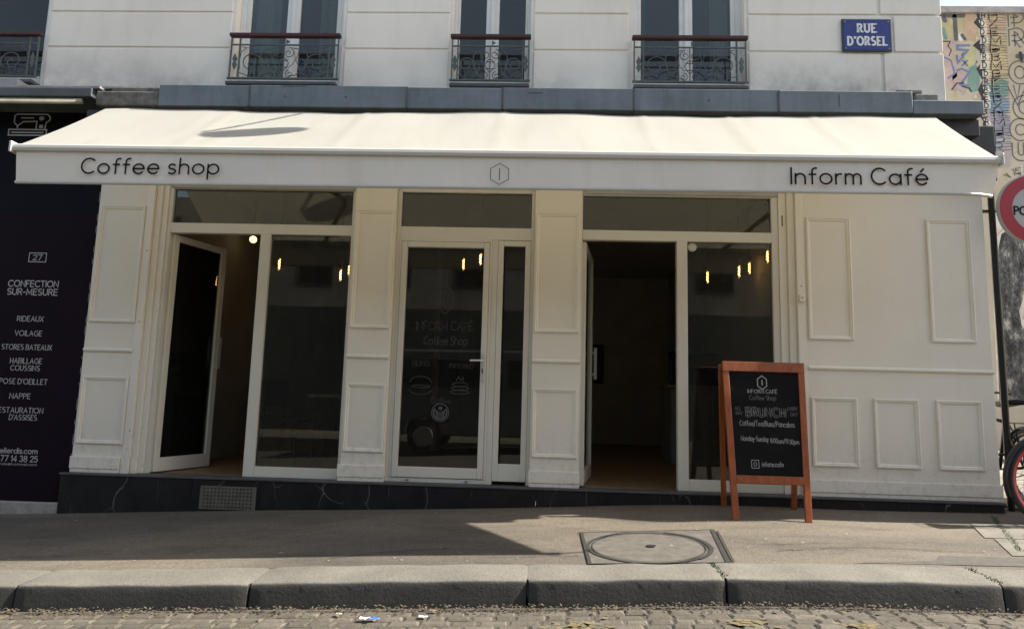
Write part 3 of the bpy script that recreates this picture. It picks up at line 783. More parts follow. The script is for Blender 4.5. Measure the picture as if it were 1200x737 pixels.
# ------------------------------------------------------------------ manhole in the pavement
t = thing('manhole_cover', 'round bitumen-filled manhole cover in a square frame set in the pavement', 'manhole cover', (0.75, -1.4, pave(.75, -1.4)))
ctr = (0.755, -1.415)
def mp(u, v, d): return (u, v, pave(u, v) + 0.004 + d)
mb = MB(); mb.face([mp(x, y, 0) for x, y in ((0.345, -1.80), (1.158, -1.80), (1.285, -0.975), (0.350, -0.985))])
obj('plate', mb, M['iron_lid'], t)
mb = MB()
for a, b, hw in (((0.345, -1.80), (0.350, -0.985), 0.011), ((1.165, -1.80), (1.285, -0.975), 0.015), ((0.33, -0.985), (1.30, -0.975), 0.007), ((0.33, -1.795), (1.18, -1.795), 0.007)):
    ribbon(mb, [a, b], hw, mp, 0.004, cap=False)
ribbon(mb, [(1.20, -1.79), (1.315, -1.0)], 0.006, mp, 0.004, cap=False)
obj('frame', mb, M['joint'], t)
mb = MB()
for r, hw, ox in ((0.392, 0.011, 0), (0.365, 0.005, 0.0)):
    ribbon(mb, [(ctr[0] + ox + r * math.cos(2 * PI * k / 60), ctr[1] + r * math.sin(2 * PI * k / 60)) for k in range(61)], hw, mp, 0.0055)
ribbon(mb, [(ctr[0] + 0.40 * math.cos(a), ctr[1] + 0.40 * math.sin(a)) for a in [R(-50 + 5 * k) for k in range(24)]], 0.012, mp, 0.0065, cap=False)
obj('rim', mb, M['joint'], t)
mb = MB(); mb.face([mp(ctr[0] + 0.02 + 0.036 * math.cos(2 * PI * k / 9) * random.uniform(.6, 1.2), ctr[1] + 0.03 * math.sin(2 * PI * k / 9) * random.uniform(.6, 1.2), 0.008) for k in range(9)])
obj('lifting_hole', mb, M['hole'], t)

# ------------------------------------------------------------------ cafe building
cafe = thing('cafe_building', 'cream corner building with a panelled cafe front and railed windows above', 'building', (0, 0, 0.17))
TOPZ = 3.45
FZ = 0.18                     # bottom of the painted front
C = M['shop_cream']; T = M['trim_cream']; FW = M['frame_white']
# plinth
px_ = [-4.225, -3.02, -2.41, -1.28, 0.02, 1.22, 2.45, 3.978]
for k, (a, b) in enumerate(zip(px_, px_[1:])):
    mb = MB(); mb.box(a, b - 0.003, -0.045 - 0.0015 * (k % 2), 0.20, -0.45, 0.150); obj('plinth_slab', mb, M['marble'], cafe, bev=0.004)
mb = MB(); mb.box(-4.235, 3.985, -0.058, 0.10, 0.1501, 0.168)
obj('plinth_cap', mb, M['slab_edge'], cafe, bev=0.004)
# vent grille low in the plinth
gr = MB(); gr.box(-2.94, -2.44, -0.058, -0.0475, -0.105, 0.095)
gro = obj('vent_grille', gr, M['grille'], cafe, bev=0.002)
mb = MB()
for i in range(14):
    for j in range(6):
        cx = -2.90 + i * 0.0323; cz = -0.080 + j * 0.031
        if (i + j) % 2 == 0: mb.box(cx - .010, cx + .010, -0.0595, -0.0582, cz - .004, cz + .004)
        else: mb.box(cx - .004, cx + .004, -0.0595, -0.0582, cz - .010, cz + .010)
obj('grille_holes', mb, M['hole'], gro)
# panelled front: pilasters, right wall, header
for a, b in ((-4.175, -3.64), (-1.725, -1.335), (-0.045, 0.388)):
    mb = MB(); mb.box(a, b, 0, 0.26, 0.168, TOPZ); obj('pilaster', mb, C, cafe, bev=0.006)
mb = MB(); mb.box(2.318, 3.985, 0, 0.26, 0.168, TOPZ); mb.box(3.86, 3.985, 0.26, 9.0, 0.168, TOPZ); obj('panelled_wall', mb, C, cafe, bev=0.006)
for a, b in ((-3.64, -1.725), (-1.335, -0.045), (0.388, 2.318)):
    mb = MB(); mb.box(a, b, 0.0, 0.26, 2.90, TOPZ); obj('lintel', mb, C, cafe, bev=0.006)
mb = MB()
def pil(x0, x1, z0=0.0, left=False):
    mb.moulding(x0, x1, 1.530, 2.635, 0, 0.034, 0.014)
    mb.moulding(x0, x1, 0.425, 1.028, 0, 0.034, 0.014)
pil(-4.145, -3.715); pil(-1.708, -1.350); pil(-0.030, 0.370)
for a, b in ((2.407, 2.800), (3.471, 3.855)): mb.moulding(a, b, 1.524, 2.632, 0, 0.034, 0.014)
for a, b in ((2.410, 2.803), (2.944, 3.328), (3.477, 3.864)): mb.moulding(a, b, 0.424, 1.017, 0, 0.034, 0.014)
obj('panel_moulding', mb, T, cafe)
mb = MB()
def rail(x0, x1, z):
    n = 7; pr = [(0.0, -0.020), (0.010, -0.018), (0.020, -0.008), (0.022, 0.002), (0.016, 0.012), (0.010, 0.018), (0.0, 0.020)]
    i = len(mb.v)
    for x in (x0, x1):
        for d, h in pr: mb.v.append((x, -d, z + h))
    for k in range(n - 1): mb.f.append((i + k, i + k + 1, i + n + k + 1, i + n + k)); mb.m.append(0)
    mb.f.append(tuple(i + k for k in range(n))); mb.m.append(0); mb.f.append(tuple(i + n + k for k in range(n))); mb.m.append(0)
for a, b in ((-4.165, -3.712), (-1.722, -1.338), (-0.042, 0.384), (2.395, 3.982)): rail(a, b, 1.272)
obj('dado_rail', mb, T, cafe)
mb = MB()
for a, b in ((-4.178, -3.720), (-1.745, -1.322), (-0.052, 0.396), (2.345, 3.992)):
    mb.box(a, b, -0.020, -0.0005, 0.205, 0.312); mb.box(a + .004, b - .004, -0.012, -0.0005, 0.1685, 0.2045)
obj('skirting', mb, T, cafe, bev=0.005)
mb = MB(); mb.box(-3.711, -3.6405, -0.006, -0.0005, 0.169, 2.9); mb.box(2.3185, 2.388, -0.006, -0.0005, 0.169, 2.9)
obj('jamb_strip', mb, T, cafe, bev=0.003)
# stepped jambs inside the side openings
mb = MB()
mb.box(-3.639, -3.585, 0.022, 0.20, 0.169, 2.899); mb.box(-3.584, -3.535, 0.045, 0.20, 0.169, 2.899)
mb.box(2.255, 2.317, 0.022, 0.20, 0.169, 2.899); mb.box(2.185, 2.254, 0.048, 0.20, 0.169, 2.899)
mb.box(-3.636, -3.580, 0.010, 0.0215, 0.169, 0.31)
obj('jamb', mb, T, cafe, bev=0.005)
# small dark bits on the front: screw heads, bell
mb = MB()
for x, z in ((-3.668, 2.21), (-3.672, 1.54), (-3.66, 0.55), (2.352, 2.0)): mb.lathe((x, 0, z), [(0.0, -0.0085), (0.005, -0.0085), (0.006, -0.006)], 8, axis='y')
obj('screw_head', mb, M['hole'], cafe)
mb = MB(); mb.box(2.326, 2.380, -0.028, -0.0065, 1.856, 1.926)
bell = obj('doorbell', mb, T, cafe, bev=0.004)
mb = MB(); mb.lathe((2.353, -0.0285, 1.890), [(0, -.004), (.006, -.004), (.007, 0)], 10, axis='y'); obj('button', mb, M['steel'], bell)

# frames at y 0.06..0.12
F0, F1 = 0.06, 0.125
def pane(name, x0, x1, z0, z1, parent, y=0.09, mat=None):
    mb = MB(); mb.box(x0, x1, y, y + 0.008, z0, z1); return obj(name, mb, mat or M['glass'], parent)
# ---- left opening
mb = MB()
mb.box(-3.534, -3.500, F0, F1, 0.169, 2.90); mb.box(-1.765, -1.726, F0, F1, 0.169, 2.90)
mb.box(-3.500, -1.765, F0, F1, 2.403, 2.500); mb.box(-3.500, -1.765, F0, F1, 2.835, 2.90)
mb.box(-2.624, -2.527, F0 - .004, F1, 0.169, 2.403)
mb.box(-2.527, -1.765, F0, F1, 0.169, 0.262)
obj('window_frame', mb, FW, cafe, bev=0.004)
pane('fixed_pane', -2.527, -1.765, 0.262, 2.403, cafe); pane('transom_pane', -3.50, -1.765, 2.50, 2.835, cafe)
mb = MB(); mb.box(-3.515, -1.74, F0 - .02, F0 - .001, 2.839, 2.895); obj('shadow_gap_strip', mb, M['interior'], cafe)  # grey strip standing in for the shadow gap above the transom
# ---- centre opening
mb = MB()
mb.box(-1.334, -1.300, F0, F1, 0.169, 2.90); mb.box(-0.075, -0.046, F0, F1, 0.169, 2.90)
mb.box(-1.300, -0.075, F0, F1, 2.385, 2.502); mb.box(-1.300, -0.075, F0, F1, 2.835, 2.90)
mb.box(-0.432, -0.378, F0, F1, 0.169, 2.385); mb.box(-1.300, -0.432, F0, F1, 0.169, 0.207)
mb.box(-1.300, -1.279, F0 - .006, F1, 0.207, 2.385); mb.box(-1.279, -0.455, F0 - .006, F1, 2.360, 2.385); mb.box(-0.455, -0.432, F0 - .006, F1, 0.207, 2.385)
obj('door_frame', mb, FW, cafe, bev=0.004)
pane('transom_pane', -1.30, -0.075, 2.502, 2.835, cafe)
mb = MB(); mb.frame(-0.377, -0.076, 0.20, 2.38, 0.050, F0 - .004, F1 - .01, bottom=0.152)
mb.box(-0.377, -0.343, F0 - .003, F1 - .012, 0.36, 2.33) if False else None
sl_ = obj('sidelight_frame', mb, FW, cafe, bev=0.004)
mb = MB(); mb.box(-0.312, -0.108, 0.085, 0.093, 0.34, 2.345); obj('sidelight_pane', mb, M['glass'], sl_)
# closed entrance door
mb = MB(); mb.frame(-1.277, -0.457, 0.212, 2.357, 0.052, F0 - .012, F1 - .02, bottom=0.092)
cd_ = obj('glazed_door', mb, FW, cafe, bev=0.006)
mb = MB(); mb.box(-1.225, -0.509, 0.088, 0.096, 0.304, 2.305); obj('door_pane', mb, M['glass'], cd_)
mb = MB(); mb.box(-0.503, -0.475, F0 - .024, F0 - .0125, 1.070, 1.335); mb.tube([(-0.489, F0 - .02, 1.262), (-0.489, F0 - .06, 1.262), (-0.505, F0 - .066, 1.262), (-0.60, F0 - .066, 1.260)], 0.010, 8)
dh = obj('door_handle', mb, M['handle'], cd_, bev=0.003)
mb = MB(); mb.box(-0.494, -0.484, F0 - .0262, F0 - .0242, 1.15, 1.19); obj('keyhole', mb, M['hole'], cd_)
mb = MB()
for x in (-1.13, -0.60): mb.box(x - .014, x + .014, F0 - .016, F0 - .0005, 0.186, 0.194)
obj('drain_cap', mb, M['slab_edge'], cd_)
# chalk-marker writing on the door glass
mb = MB(); V = vert(0.0872); GI = M['glass_ink']
def hexa(cx, cz, rx, rz): return [(cx + rx * math.cos(R(90 + 60 * k)), cz + rz * math.sin(R(90 + 60 * k))) for k in range(7)]
ribbon(mb, hexa(-0.855, 1.822, 0.085, 0.135), .004, V, 0); ribbon(mb, [(-0.855, 1.75), (-0.855, 1.89)], .004, V, .0004)
write(mb, 'INFORM CAFÉ', -0.855, 1.535, 0.080, V, 0.08, 0.2, 0.52, align='c', jit=.03)
write(mb, 'Coffee Shop', -0.84, 1.402, 0.075, V, 0.10, 0.2, 0.40, align='c', jit=.03)
write(mb, 'BUNS', -1.055, 1.205, 0.050, V, 0.10, 0.2, 0.16, align='c', jit=.04)
write(mb, 'PANCAKES', -0.68, 1.192, 0.042, V, 0.10, 0.2, 0.22, align='c', jit=.04)
write(mb, 'Coffee', -0.862, 0.862, 0.056, V, 0.09, 0.2, 0.18, align='c', jit=.04)
for q, (a0, a1, rx, rz, cz) in enumerate(((0, 180, .10, .06, 1.05), (180, 360, .10, .045, 0.99), (0, 360, .085, .012, 1.02))):
    ribbon(mb, arc(-1.052, cz, rx, rz, a0, a1, 20), .0035, V, .0003 * q)
for q in range(3): ribbon(mb, arc(-0.692, 0.975 + .035 * q, .085 - .006 * q, .016, 0, 360, 20), .0035, V, .0003 * q)
ribbon(mb, [(-0.73, 1.075), (-0.71, 1.115), (-0.685, 1.08), (-0.665, 1.11), (-0.655, 1.06)], .0035, V, .001)
obj('door_lettering', mb, GI, cd_)
mb = MB(); V2 = vert(0.0870)
mb.face([V2(-0.862 + x, 0.788 + z, 0) for x, z in ((-.085, -.085), (.085, -.085), (.085, .085), (-.085, .085))])
st = obj('latte_sticker', mb, M['board'], cd_)
mb = MB(); V3 = vert(0.0866); CH = M['chalk_dim']
ribbon(mb, arc(-0.862, 0.788, .078, .078, 0, 360, 30), .0035, V3, 0); ribbon(mb, arc(-0.862, 0.788, .060, .060, 150, 390, 24), .006, V3, .0004)
for q in range(4):
    ribbon(mb, [(-0.862 - .046 + .005 * q, 0.812 - .018 * q), (-0.862 - .02, 0.79 - .018 * q), (-0.862, 0.785 - .018 * q), (-0.862 + .02, 0.79 - .018 * q), (-0.862 + .046 - .005 * q, 0.812 - .018 * q)], .004, V3, .0003 * q)
ribbon(mb, [(-0.862, 0.812), (-0.876, 0.828), (-0.869, 0.838), (-0.862, 0.830), (-0.855, 0.838), (-0.848, 0.828), (-0.862, 0.812)], .005, V3, .002)
obj('latte_drawing', mb, CH, st)
# ---- right opening
mb = MB()
mb.box(0.389, 0.400, F0, F1, 0.169, 2.90); mb.box(2.126, 2.184, F0, F1, 0.169, 2.90)
mb.box(0.400, 2.126, F0, F1, 2.405, 2.500); mb.box(0.400, 2.126, F0, F1, 2.828, 2.90)
mb.box(1.263, 1.358, F0 - .004, F1, 0.169, 2.405); mb.box(1.358, 2.126, F0, F1, 0.169, 0.268)
obj('window_frame', mb, FW, cafe, bev=0.004)
pane('fixed_pane', 1.358, 2.126, 0.268, 2.405, cafe); pane('transom_pane', 0.40, 2.126, 2.50, 2.828, cafe)
mb = MB(); mb.box(0.42, 2.18, F0 - .02, F0 - .001, 2.839, 2.895); obj('shadow_gap_strip', mb, M['interior'], cafe)  # strip painted for the shaded gap over this transom too
mb = MB(); mb.lathe((1.410, 0.0895, 2.358), [(0, -.001), (.038, -.001), (.040, 0)], 24, axis='y'); stk = obj('round_sticker', mb, M['sp_white'], cafe)
mb = MB(); ribbon(mb, arc(1.410, 2.358, .028, .028, 20, 340, 20), .0025, vert(0.0882), 0); write(mb, 'no', 1.41, 2.35, .022, vert(0.0882), .12, .2, align='c') if False else None
obj('sticker_ring', mb, M['steel'], stk)
# lock strip and old bracket hole beside the right window
mb = MB(); mb.box(2.213, 2.222, 0.0455, 0.0475, 2.56, 2.66); obj('strike_slot', mb, M['hole'], cafe)
# ---- open doors, swung inwards
def open_door(hinge, ang, wd, z0, z1, mirror):
    """leaf of width wd hinged at hinge; ang turns it into the room"""
    sgn = -1 if mirror else 1
    rot = Matrix.Rotation(ang, 3, 'Z')
    mb = MB(); s = 0.062
    for a in ((0, s, z0, z1), (wd - s, wd, z0, z1), (s, wd - s, z1 - s, z1), (s, wd - s, z0, z0 + 0.125)):
        mb.box(a[0], a[1], -0.028, 0.028, a[2], a[3], None, rot, hinge)
    d = obj('open_door', mb, FW, cafe, bev=0.005)
    mb = MB(); mb.box(s, wd - s, -0.004, 0.004, z0 + .125, z1 - s, None, rot, hinge); obj('door_pane', mb, M['glass'], d)
    mb = MB()
    for sd in (-1, 1):
        yy = sd * 0.062
        P = lambda x, y, z: tuple(rot @ Vector((x, y, z)) + Vector(hinge))
        mb.box(wd - 0.058, wd - 0.022, yy - .014, yy + .014, 1.15, 1.47, None, rot, hinge)
        for z in (1.20, 1.42): mb.box(wd - 0.048, wd - 0.032, min(sd * .0285, yy - sd * .0145), max(sd * .0285, yy - sd * .0145), z - .01, z + .01, None, rot, hinge)
    obj('pull_handle', mb, M['handle'], d)
open_door((-3.495, 0.105, 0), R(71.5), 0.66, 0.178, 2.397, False)
open_door((0.410, 0.105, 0), R(80.5), 0.84, 0.178, 2.397, False)
# ---- interior shell
mb = MB(); mb.box(-3.66, 2.40, 0.20, 6.2, 0.02, 0.168); mb.box(-3.636, -3.5, 0.0, 0.2, 0.02, 0.1682) if False else None
obj('shop_floor', mb, M['floor_wood'], cafe)
mb = MB(); mb.box(-3.70, -3.64, 0.27, 6.2, 0.168, 3.2); mb.box(2.40, 2.46, 0.27, 6.2, 0.168, 3.2); mb.box(-3.70, 2.46, 6.2, 6.3, 0.168, 3.2)
mb.box(-1.5, -1.42, 3.6, 6.2, 0.168, 3.2); mb.box(0.62, 0.74, 1.35, 6.2, 0.168, 3.2) if False else None
obj('interior_wall', mb, M['interior'], cafe)
mb = MB(); mb.box(-3.70, 2.46, 0.26, 6.3, 3.2, 3.3); obj('interior_ceiling', mb, M['ceiling'], cafe)
# ---- zinc ledge over the front
ledge = MB()
LX = [-3.455, -2.62, -1.2, -0.35, 0.80, 2.05, 3.19]
for k, (a, b) in enumerate(zip(LX, LX[1:])):
    o = 0.002 * (k % 2)
    ledge.box(a, b - 0.004, -0.40 - o, 0.105, 3.455, 3.652 + 0.004 * math.sin(k * 2.1))
ledge.box(3.19, 3.785, -0.398, 0.105, 3.452, 3.575)
lo = obj('zinc_ledge', ledge, M['zinc'], cafe, bev=0.006)
mb = MB()
for x in LX[1:-1]: mb.box(x - .010, x + .006, -0.407, -0.4025, 3.462, 3.648)
for x in (-2.30, -1.75, 1.45): mb.lathe((x, -0.405, 3.55), [(0, -.003), (.008, -.003), (.01, 0)], 8, axis='y')
mb.box(2.56, 2.568, -0.404, -0.4025, 3.50, 3.62); mb.box(-2.33, -2.10, -0.404, -0.401, 3.642, 3.650); mb.box(-0.13, 0.0, -0.405, -0.4025, 3.60, 3.608)
obj('ledge_seam', mb, M['slab_edge'], lo)
mb = MB(); mb.box(-4.05, -3.458, -0.38, 0.10, 3.462, 3.60); mb.box(-3.95, -3.458, -0.33, 0.10, 3.6005, 3.665)
obj('stone_ledge', mb, M['old_stone'], cafe, bev=0.015)
mb = MB()
for k in range(14):                                            # broken render crumbs over the stone end
    x = -4.0 + random.random() * 0.55; s = random.uniform(.012, .035); mb.box(x - s, x + s, -0.30, -0.2, 3.655, 3.668 + random.random() * .018)
mb.box(3.08, 3.30, -0.36, 0.10, 3.653, 3.69); mb.box(3.22, 3.42, -0.38, 0.10, 3.576, 3.64)
obj('broken_render', mb, paint('crumbled_render', (0.20, 0.19, 0.175), 0.95, 0.4, 20, 0.6, 40), cafe, bev=0.01)
mb = MB(); mb.box(-4.175, 3.80, -0.30, -0.001, 3.30, 3.4515); obj('fascia_box', mb, paint('dark_fascia', (0.03, 0.03, 0.031), 0.6, 0.2, 4, 0.1, 30), cafe, bev=0.004)
mb = MB(); mb.box(3.80, 4.02, -0.16, -0.001, 2.95, 3.4515); obj('fascia_end', mb, paint('charcoal_fascia_end', (0.035, 0.034, 0.034), 0.6, 0.2, 4, 0.1, 30), cafe, bev=0.004)
mb = MB(); mb.tube([(4.165, 0.15, 0.08), (4.165, 0.15, 3.35), (4.05, 0.15, 3.46)], 0.028, 12)
for z in (0.55, 2.75): mb.box(3.986, 4.20, 0.13, 0.17, z, z + .02)
obj('drainpipe', mb, M['black_metal'], cafe)

# ---- upper wall in coursed blocks
U0 = 0.10
openings = [(-6.45, -4.99), (-3.066, -1.985), (-0.893, -0.131), (0.853, 1.929)]
WTOP = 6.5
cols = [(-12.0, -6.45), (-4.99, -3.066), (-1.985, -0.893), (-0.131, 0.853), (1.929, 3.77)]
zc = [3.60, 4.286, 4.664, 5.042, 5.42, 5.80, 6.18, 6.56, 6.94, 7.3]
mb = MB()
for a, b in cols: mb.box(a, b, U0 + 0.012, U0 + 0.40, 3.45, 7.4)
for a, b in openings:
    mb.box(a, b, U0 + 0.012, U0 + 0.40, 6.55, 7.4); mb.box(a, b, U0 + 0.06, U0 + 0.40, 3.45, 3.895)
mb.box(-12.0, 3.77, U0 + .012, 10.0, 7.4, 11.5); mb.box(3.40, 3.77, U0 + 0.40, 10.0, 3.45, 7.4); mb.box(-12.0, 3.77, 9.6, 10.0, 3.3, 7.4)
uw = obj('upper_wall', mb, M['upper'], cafe)
mb = MB(); g = 0.011
for ci, (a, b) in enumerate(cols):
    for k, (z0, z1) in enumerate(zip(zc, zc[1:])):
        if ci < 4: mb.box(a + .035, b - .035, U0, U0 + .0125, z0 + g, z1 - g)
        else:
            q = (3.215, 3.32, 3.20, 3.30)[k % 4]
            mb.box(a + .035, q - g * 1.4, U0, U0 + .0125, z0 + g, z1 - g)
            mb.box(q + g * 1.4, b + 0.012, U0 - 0.004, U0 + .0125, z0 + g, z1 - g)
obj('rendered_block', mb, M['upper'], uw, bev=0.008)
mb = MB()
for a, b in openings:
    mb.box(a, b, -0.005, U0 + 0.10, 3.862, 3.8945)
obj('window_sill', mb, M['slab_edge'], uw, bev=0.006)
# windows
def up_window(a, b, curtain):
    mb = MB(); y0, y1 = U0 + 0.10, U0 + 0.16; z0, z1 = 3.90, 6.54; m = (a + b) / 2
    ja = 0.10 if b - a > 0.9 else 0.055
    mb.box(a, a + ja * .55, y0, y1, z0, z1); mb.box(b - ja * .55, b, y0, y1, z0, z1)
    mb.box(a + ja * .55, a + ja, y0 + .012, y1, z0, z1); mb.box(b - ja, b - ja * .55, y0 + .012, y1, z0, z1)
    mb.box(m - .064, m + .064, y0 + .004, y1, z0, z1); mb.box(m - .018, m + .018, y0 - .012, y0 + .0035, z0, z1)
    for p, q in ((a + ja, m - .064), (m + .064, b - ja)):
        mb.box(p, q, y0 + .010, y1, z0, z0 + .13); mb.box(p, q, y0 + .010, y1, z1 - .08, z1)
    wf = obj('window', mb, M['win_white'], cafe, bev=0.006)
    mb = MB()
    for p, q in ((a + ja, m - .064), (m + .064, b - ja)): mb.box(p, q, y0 + .035, y0 + .041, z0 + .13, z1 - .08)
    obj('pane', mb, M['up_glass'], wf)
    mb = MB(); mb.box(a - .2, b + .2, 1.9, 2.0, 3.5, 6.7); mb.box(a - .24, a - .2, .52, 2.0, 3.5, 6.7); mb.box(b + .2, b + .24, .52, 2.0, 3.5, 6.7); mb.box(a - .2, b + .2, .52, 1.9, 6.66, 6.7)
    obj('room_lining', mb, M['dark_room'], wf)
    if curtain:
        mb = MB()
        for p, q in curtain:
            n = 40; i = len(mb.v)
            for k in range(n + 1):
                x = p + (q - p) * k / n; yy = U0 + .26 + .018 * math.sin(k * 1.9) + .008 * math.sin(k * 4.7)
                mb.v += [(x, yy, 3.95), (x, yy, 6.6)]
            for k in range(n): mb.f.append((i + 2 * k, i + 2 * k + 2, i + 2 * k + 3, i + 2 * k + 1)); mb.m.append(0)
        obj('curtain', mb, M['curtain'], wf, smooth=True)
up_window(*openings[0], [(-5.64, -5.44)])
up_window(*openings[1], [(-2.30, -2.06), (-2.98, -2.72)])
up_window(*openings[2], None)
up_window(*openings[3], [(1.66, 1.84), (0.94, 1.02)])
# railings
def spiral(cx, cz, r0, r1, a0, a1, n=26):
    return [(cx + (r0 + (r1 - r0) * k / n) * math.cos(R(a0 + (a1 - a0) * k / n)), cz + (r0 + (r1 - r0) * k / n) * math.sin(R(a0 + (a1 - a0) * k / n))) for k in range(n + 1)]
def railing(a, b):
    y = 0.045; zb, zt, zh = 3.945, 4.290, 4.388
    x0, x1 = a + .012, b - .012; m = (a + b) / 2; W = (x1 - x0)
    mb = MB(); mb.box(x0 - .02, x1 + .02, y - .028, y + .028, zh - .020, zh + .016)
    hr = obj('handrail', mb, M['rail_wood'], cafe, bev=0.008)
    mb = MB(); Y3 = lambda pts: [(p[0], y, p[1]) for p in pts]
    mb.box(x0 - .018, x1 + .018, y - .01, y + .01, zb - .010, zb + .006); mb.box(x0, x1, y - .006, y + .006, zt - .006, zt + .006)
    wide = W > 0.9; e = 0.085 if wide else 0.055
    for x in (x0, x0 + e, x1 - e, x1): mb.box(x - .006, x + .006, y - .007, y + .007, zb + .006, zh - .028)
    for sx in (x0 + e / 2, x1 - e / 2):                           # lozenge ornaments in the end bays
        mb.poly([(sx, 4.03), (sx + .024, 4.085), (sx + .012, 4.115), (sx + .024, 4.145), (sx, 4.20), (sx - .024, 4.145), (sx - .012, 4.115), (sx - .024, 4.085)], y - .005, y + .005)
    hw = W / 2 - e
    for sg in (-1, 1):
        def mir(pts): return Y3([(m + sg * u, v) for u, v in pts])
        s = hw / 0.45
        r = 0.0052
        # central small scrolls, top and bottom
        mb.tube(mir(spiral(.045, 4.205, .010, .050, -60, 420)), r * .8, 5)
        mb.tube(mir(spiral(.060, 3.992, .008, .042, 200, -260)), r * .9, 5)
        mb.tube(mir([(.0, 4.02), (.03, 4.06), (.05, 4.10), (.02, 4.15), (.0, 4.16)]), r * .8, 5)
        # large C scroll on the outside
        c = .33 * s
        big = spiral(c, 4.10, .012, .115 * min(1.0, s * 1.05), 40, 560, 44)
        mb.tube(mir(big), r, 5)
        mb.tube(mir([(.06, 3.975), (.11 * s, 3.975), (.17 * s, 4.00), (.21 * s, 4.05), (.24 * s, 4.13), (.23 * s, 4.20), (.18 * s, 4.24), (.10 * s, 4.255), (.05, 4.262)]), r * .8, 5)
        mb.tube(mir([(.10 * s, 4.22), (.115 * s, 4.14), (.15 * s, 4.08), (.17 * s, 4.00)]), r * .7, 5)
        mb.tube(mir([(.045, 4.05), (.09 * s, 4.09), (.125 * s, 4.15), (.15 * s, 4.245)]), r * .6, 5)
        mb.tube(mir([(.20 * s, 3.985), (.27 * s, 3.958), (.34 * s, 3.962), (.40 * s, 3.99), (.44 * s, 4.00)]), r * .8, 5)
        mb.tube(mir([(.43 * s, 4.27), (.40 * s, 4.262), (.30 * s, 4.25), (.25 * s, 4.235)]), r * .7, 5)
        mb.tube(mir([(.44 * s, 4.04), (.445 * s, 4.14), (.43 * s, 4.22), (.385 * s, 4.255)]), r * .7, 5)
    mb.tube(Y3([(m, zb), (m, zt)]), .006, 6)
    for z in (4.06, 4.13): mb.tube(Y3([(m - .04, z), (m + .04, z)]), .005, 5)
    mb.poly([(m + .012, zt + .012), (m + .050, zt + .035), (m + .012, zt + .058)], y - .004, y + .004)
    obj('ironwork', mb, M['iron'], hr)
for o in openings: railing(*o)

# ------------------------------------------------------------------ awning
aw = thing('awning', 'long cream canvas awning over the cafe front, Coffee shop at left, Inform Café at right', 'awning', (-0.3, -0.38, 3.4))
bx0, bx1, bz = -3.944, 3.380, 3.420       # back edge at y=-0.38
fx0, fx1, fz, FY = -3.862, 3.176, 2.690, -1.375
nu, nv = 150, 16
seams = [-2.75, -1.55, -0.33, 0.88, 1.62, 2.35]
def sag(u, t):
    x = bx0 + (bx1 - bx0) * u
    s = -0.010 * math.sin(PI * t) - 0.006 * math.sin(PI * t) * math.sin(u * 31)
    for c in seams:
        d = (x - c - 0.05 * t) / 0.035
        s += 0.0065 * math.exp(-d * d)
    s += 0.010 * (1 - t) ** 3 * math.sin(u * 14 + 1) + 0.004 * math.sin(u * 57) * (1 - t)
    return s
mb = MB()
for i in range(nu + 1):
    u = i / nu
    for j in range(nv + 1):
        t = j / nv
        mb.v.append(((bx0 + (bx1 - bx0) * u) * (1 - t) + (fx0 + (fx1 - fx0) * u) * t, -0.38 * (1 - t) + FY * t, bz * (1 - t) + fz * t + sag(u, t)))
for i in range(nu):
    for j in range(nv):
        q = i * (nv + 1) + j; mb.f.append((q, q + 1, q + nv + 2, q + nv + 1)); mb.m.append(0)
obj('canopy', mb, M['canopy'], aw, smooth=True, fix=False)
mb = MB()                                 # front profile: tube plus flat face
x0, x1 = -3.884, 3.186
pr = [(FY + .02, 2.700), (FY - .012, 2.694), (FY - .030, 2.680), (FY - .034, 2.660), (FY - .030, 2.640), (FY + .0, 2.634), (FY + .02, 2.636)]
i = len(mb.v); n = len(pr)
NX = 40
def fbz(x): return -0.002 * (x + 3.9) * 0.0
for k in range(NX + 1):
    x = x0 + (x1 - x0) * k / NX
    for y, z in pr: mb.v.append((x, y, z + fbz(x)))
for k in range(NX):
    for j in range(n):
        j2 = (j + 1) % n
        a = i + k * n; mb.f.append((a + j, a + j2, a + n + j2, a + n + j)); mb.m.append(0)
mb.f.append(tuple(i + j for j in range(n))); mb.m.append(0); mb.f.append(tuple(i + NX * n + j for j in range(n))); mb.m.append(0)
obj('front_bar', mb, M['alu_white'], aw)
mb = MB()
for xa, xb in ((-3.905, -3.8845), (3.1865, 3.200)): mb.box(xa, xb, FY - .040, FY + .03, 2.625, 2.708)
obj('end_cap', mb, M['alu_white'], aw, bev=0.006)
mb = MB(); NX = 140                        # hanging valance with a hem, curling in at its right end
for k in range(NX + 1):
    u = k / NX; xt = -3.866 + (3.178 + 3.866) * u; xb = -3.842 + (3.160 + 3.842) * u
    for q in range(9):
        t = q / 8; x = xt * (1 - t) + xb * t
        z = 2.635 - t * (0.232 - 0.018 * u)
        y = FY - 0.010 + 0.006 * t * math.sin(u * 40) + 0.004 * t * math.sin(u * 91 + 1)
        if u > 0.965: y += 0.05 * t * ((u - 0.965) / 0.035) ** 2
        mb.v.append((x, y, z))
for k in range(NX):
    for q in range(8):
        a = k * 9 + q; mb.f.append((a, a + 1, a + 10, a + 9)); mb.m.append(0)
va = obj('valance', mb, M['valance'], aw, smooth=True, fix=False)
mb = MB()
def hemz(x): u = (x + 3.842) / 7.0; return 2.403 + 0.018 * u
i = 0
for k in range(61):
    x = -3.842 + (3.150 + 3.842) * k / 60; yb = FY - 0.010 + (0.05 * max(0, (k / 60 - .965) / .035) ** 2 if k > 57 else 0)
    for q in range(8):
        an = 2 * PI * q / 8; mb.v.append((x, yb + 0.011 * math.cos(an), hemz(x) + 0.013 * math.sin(an)))
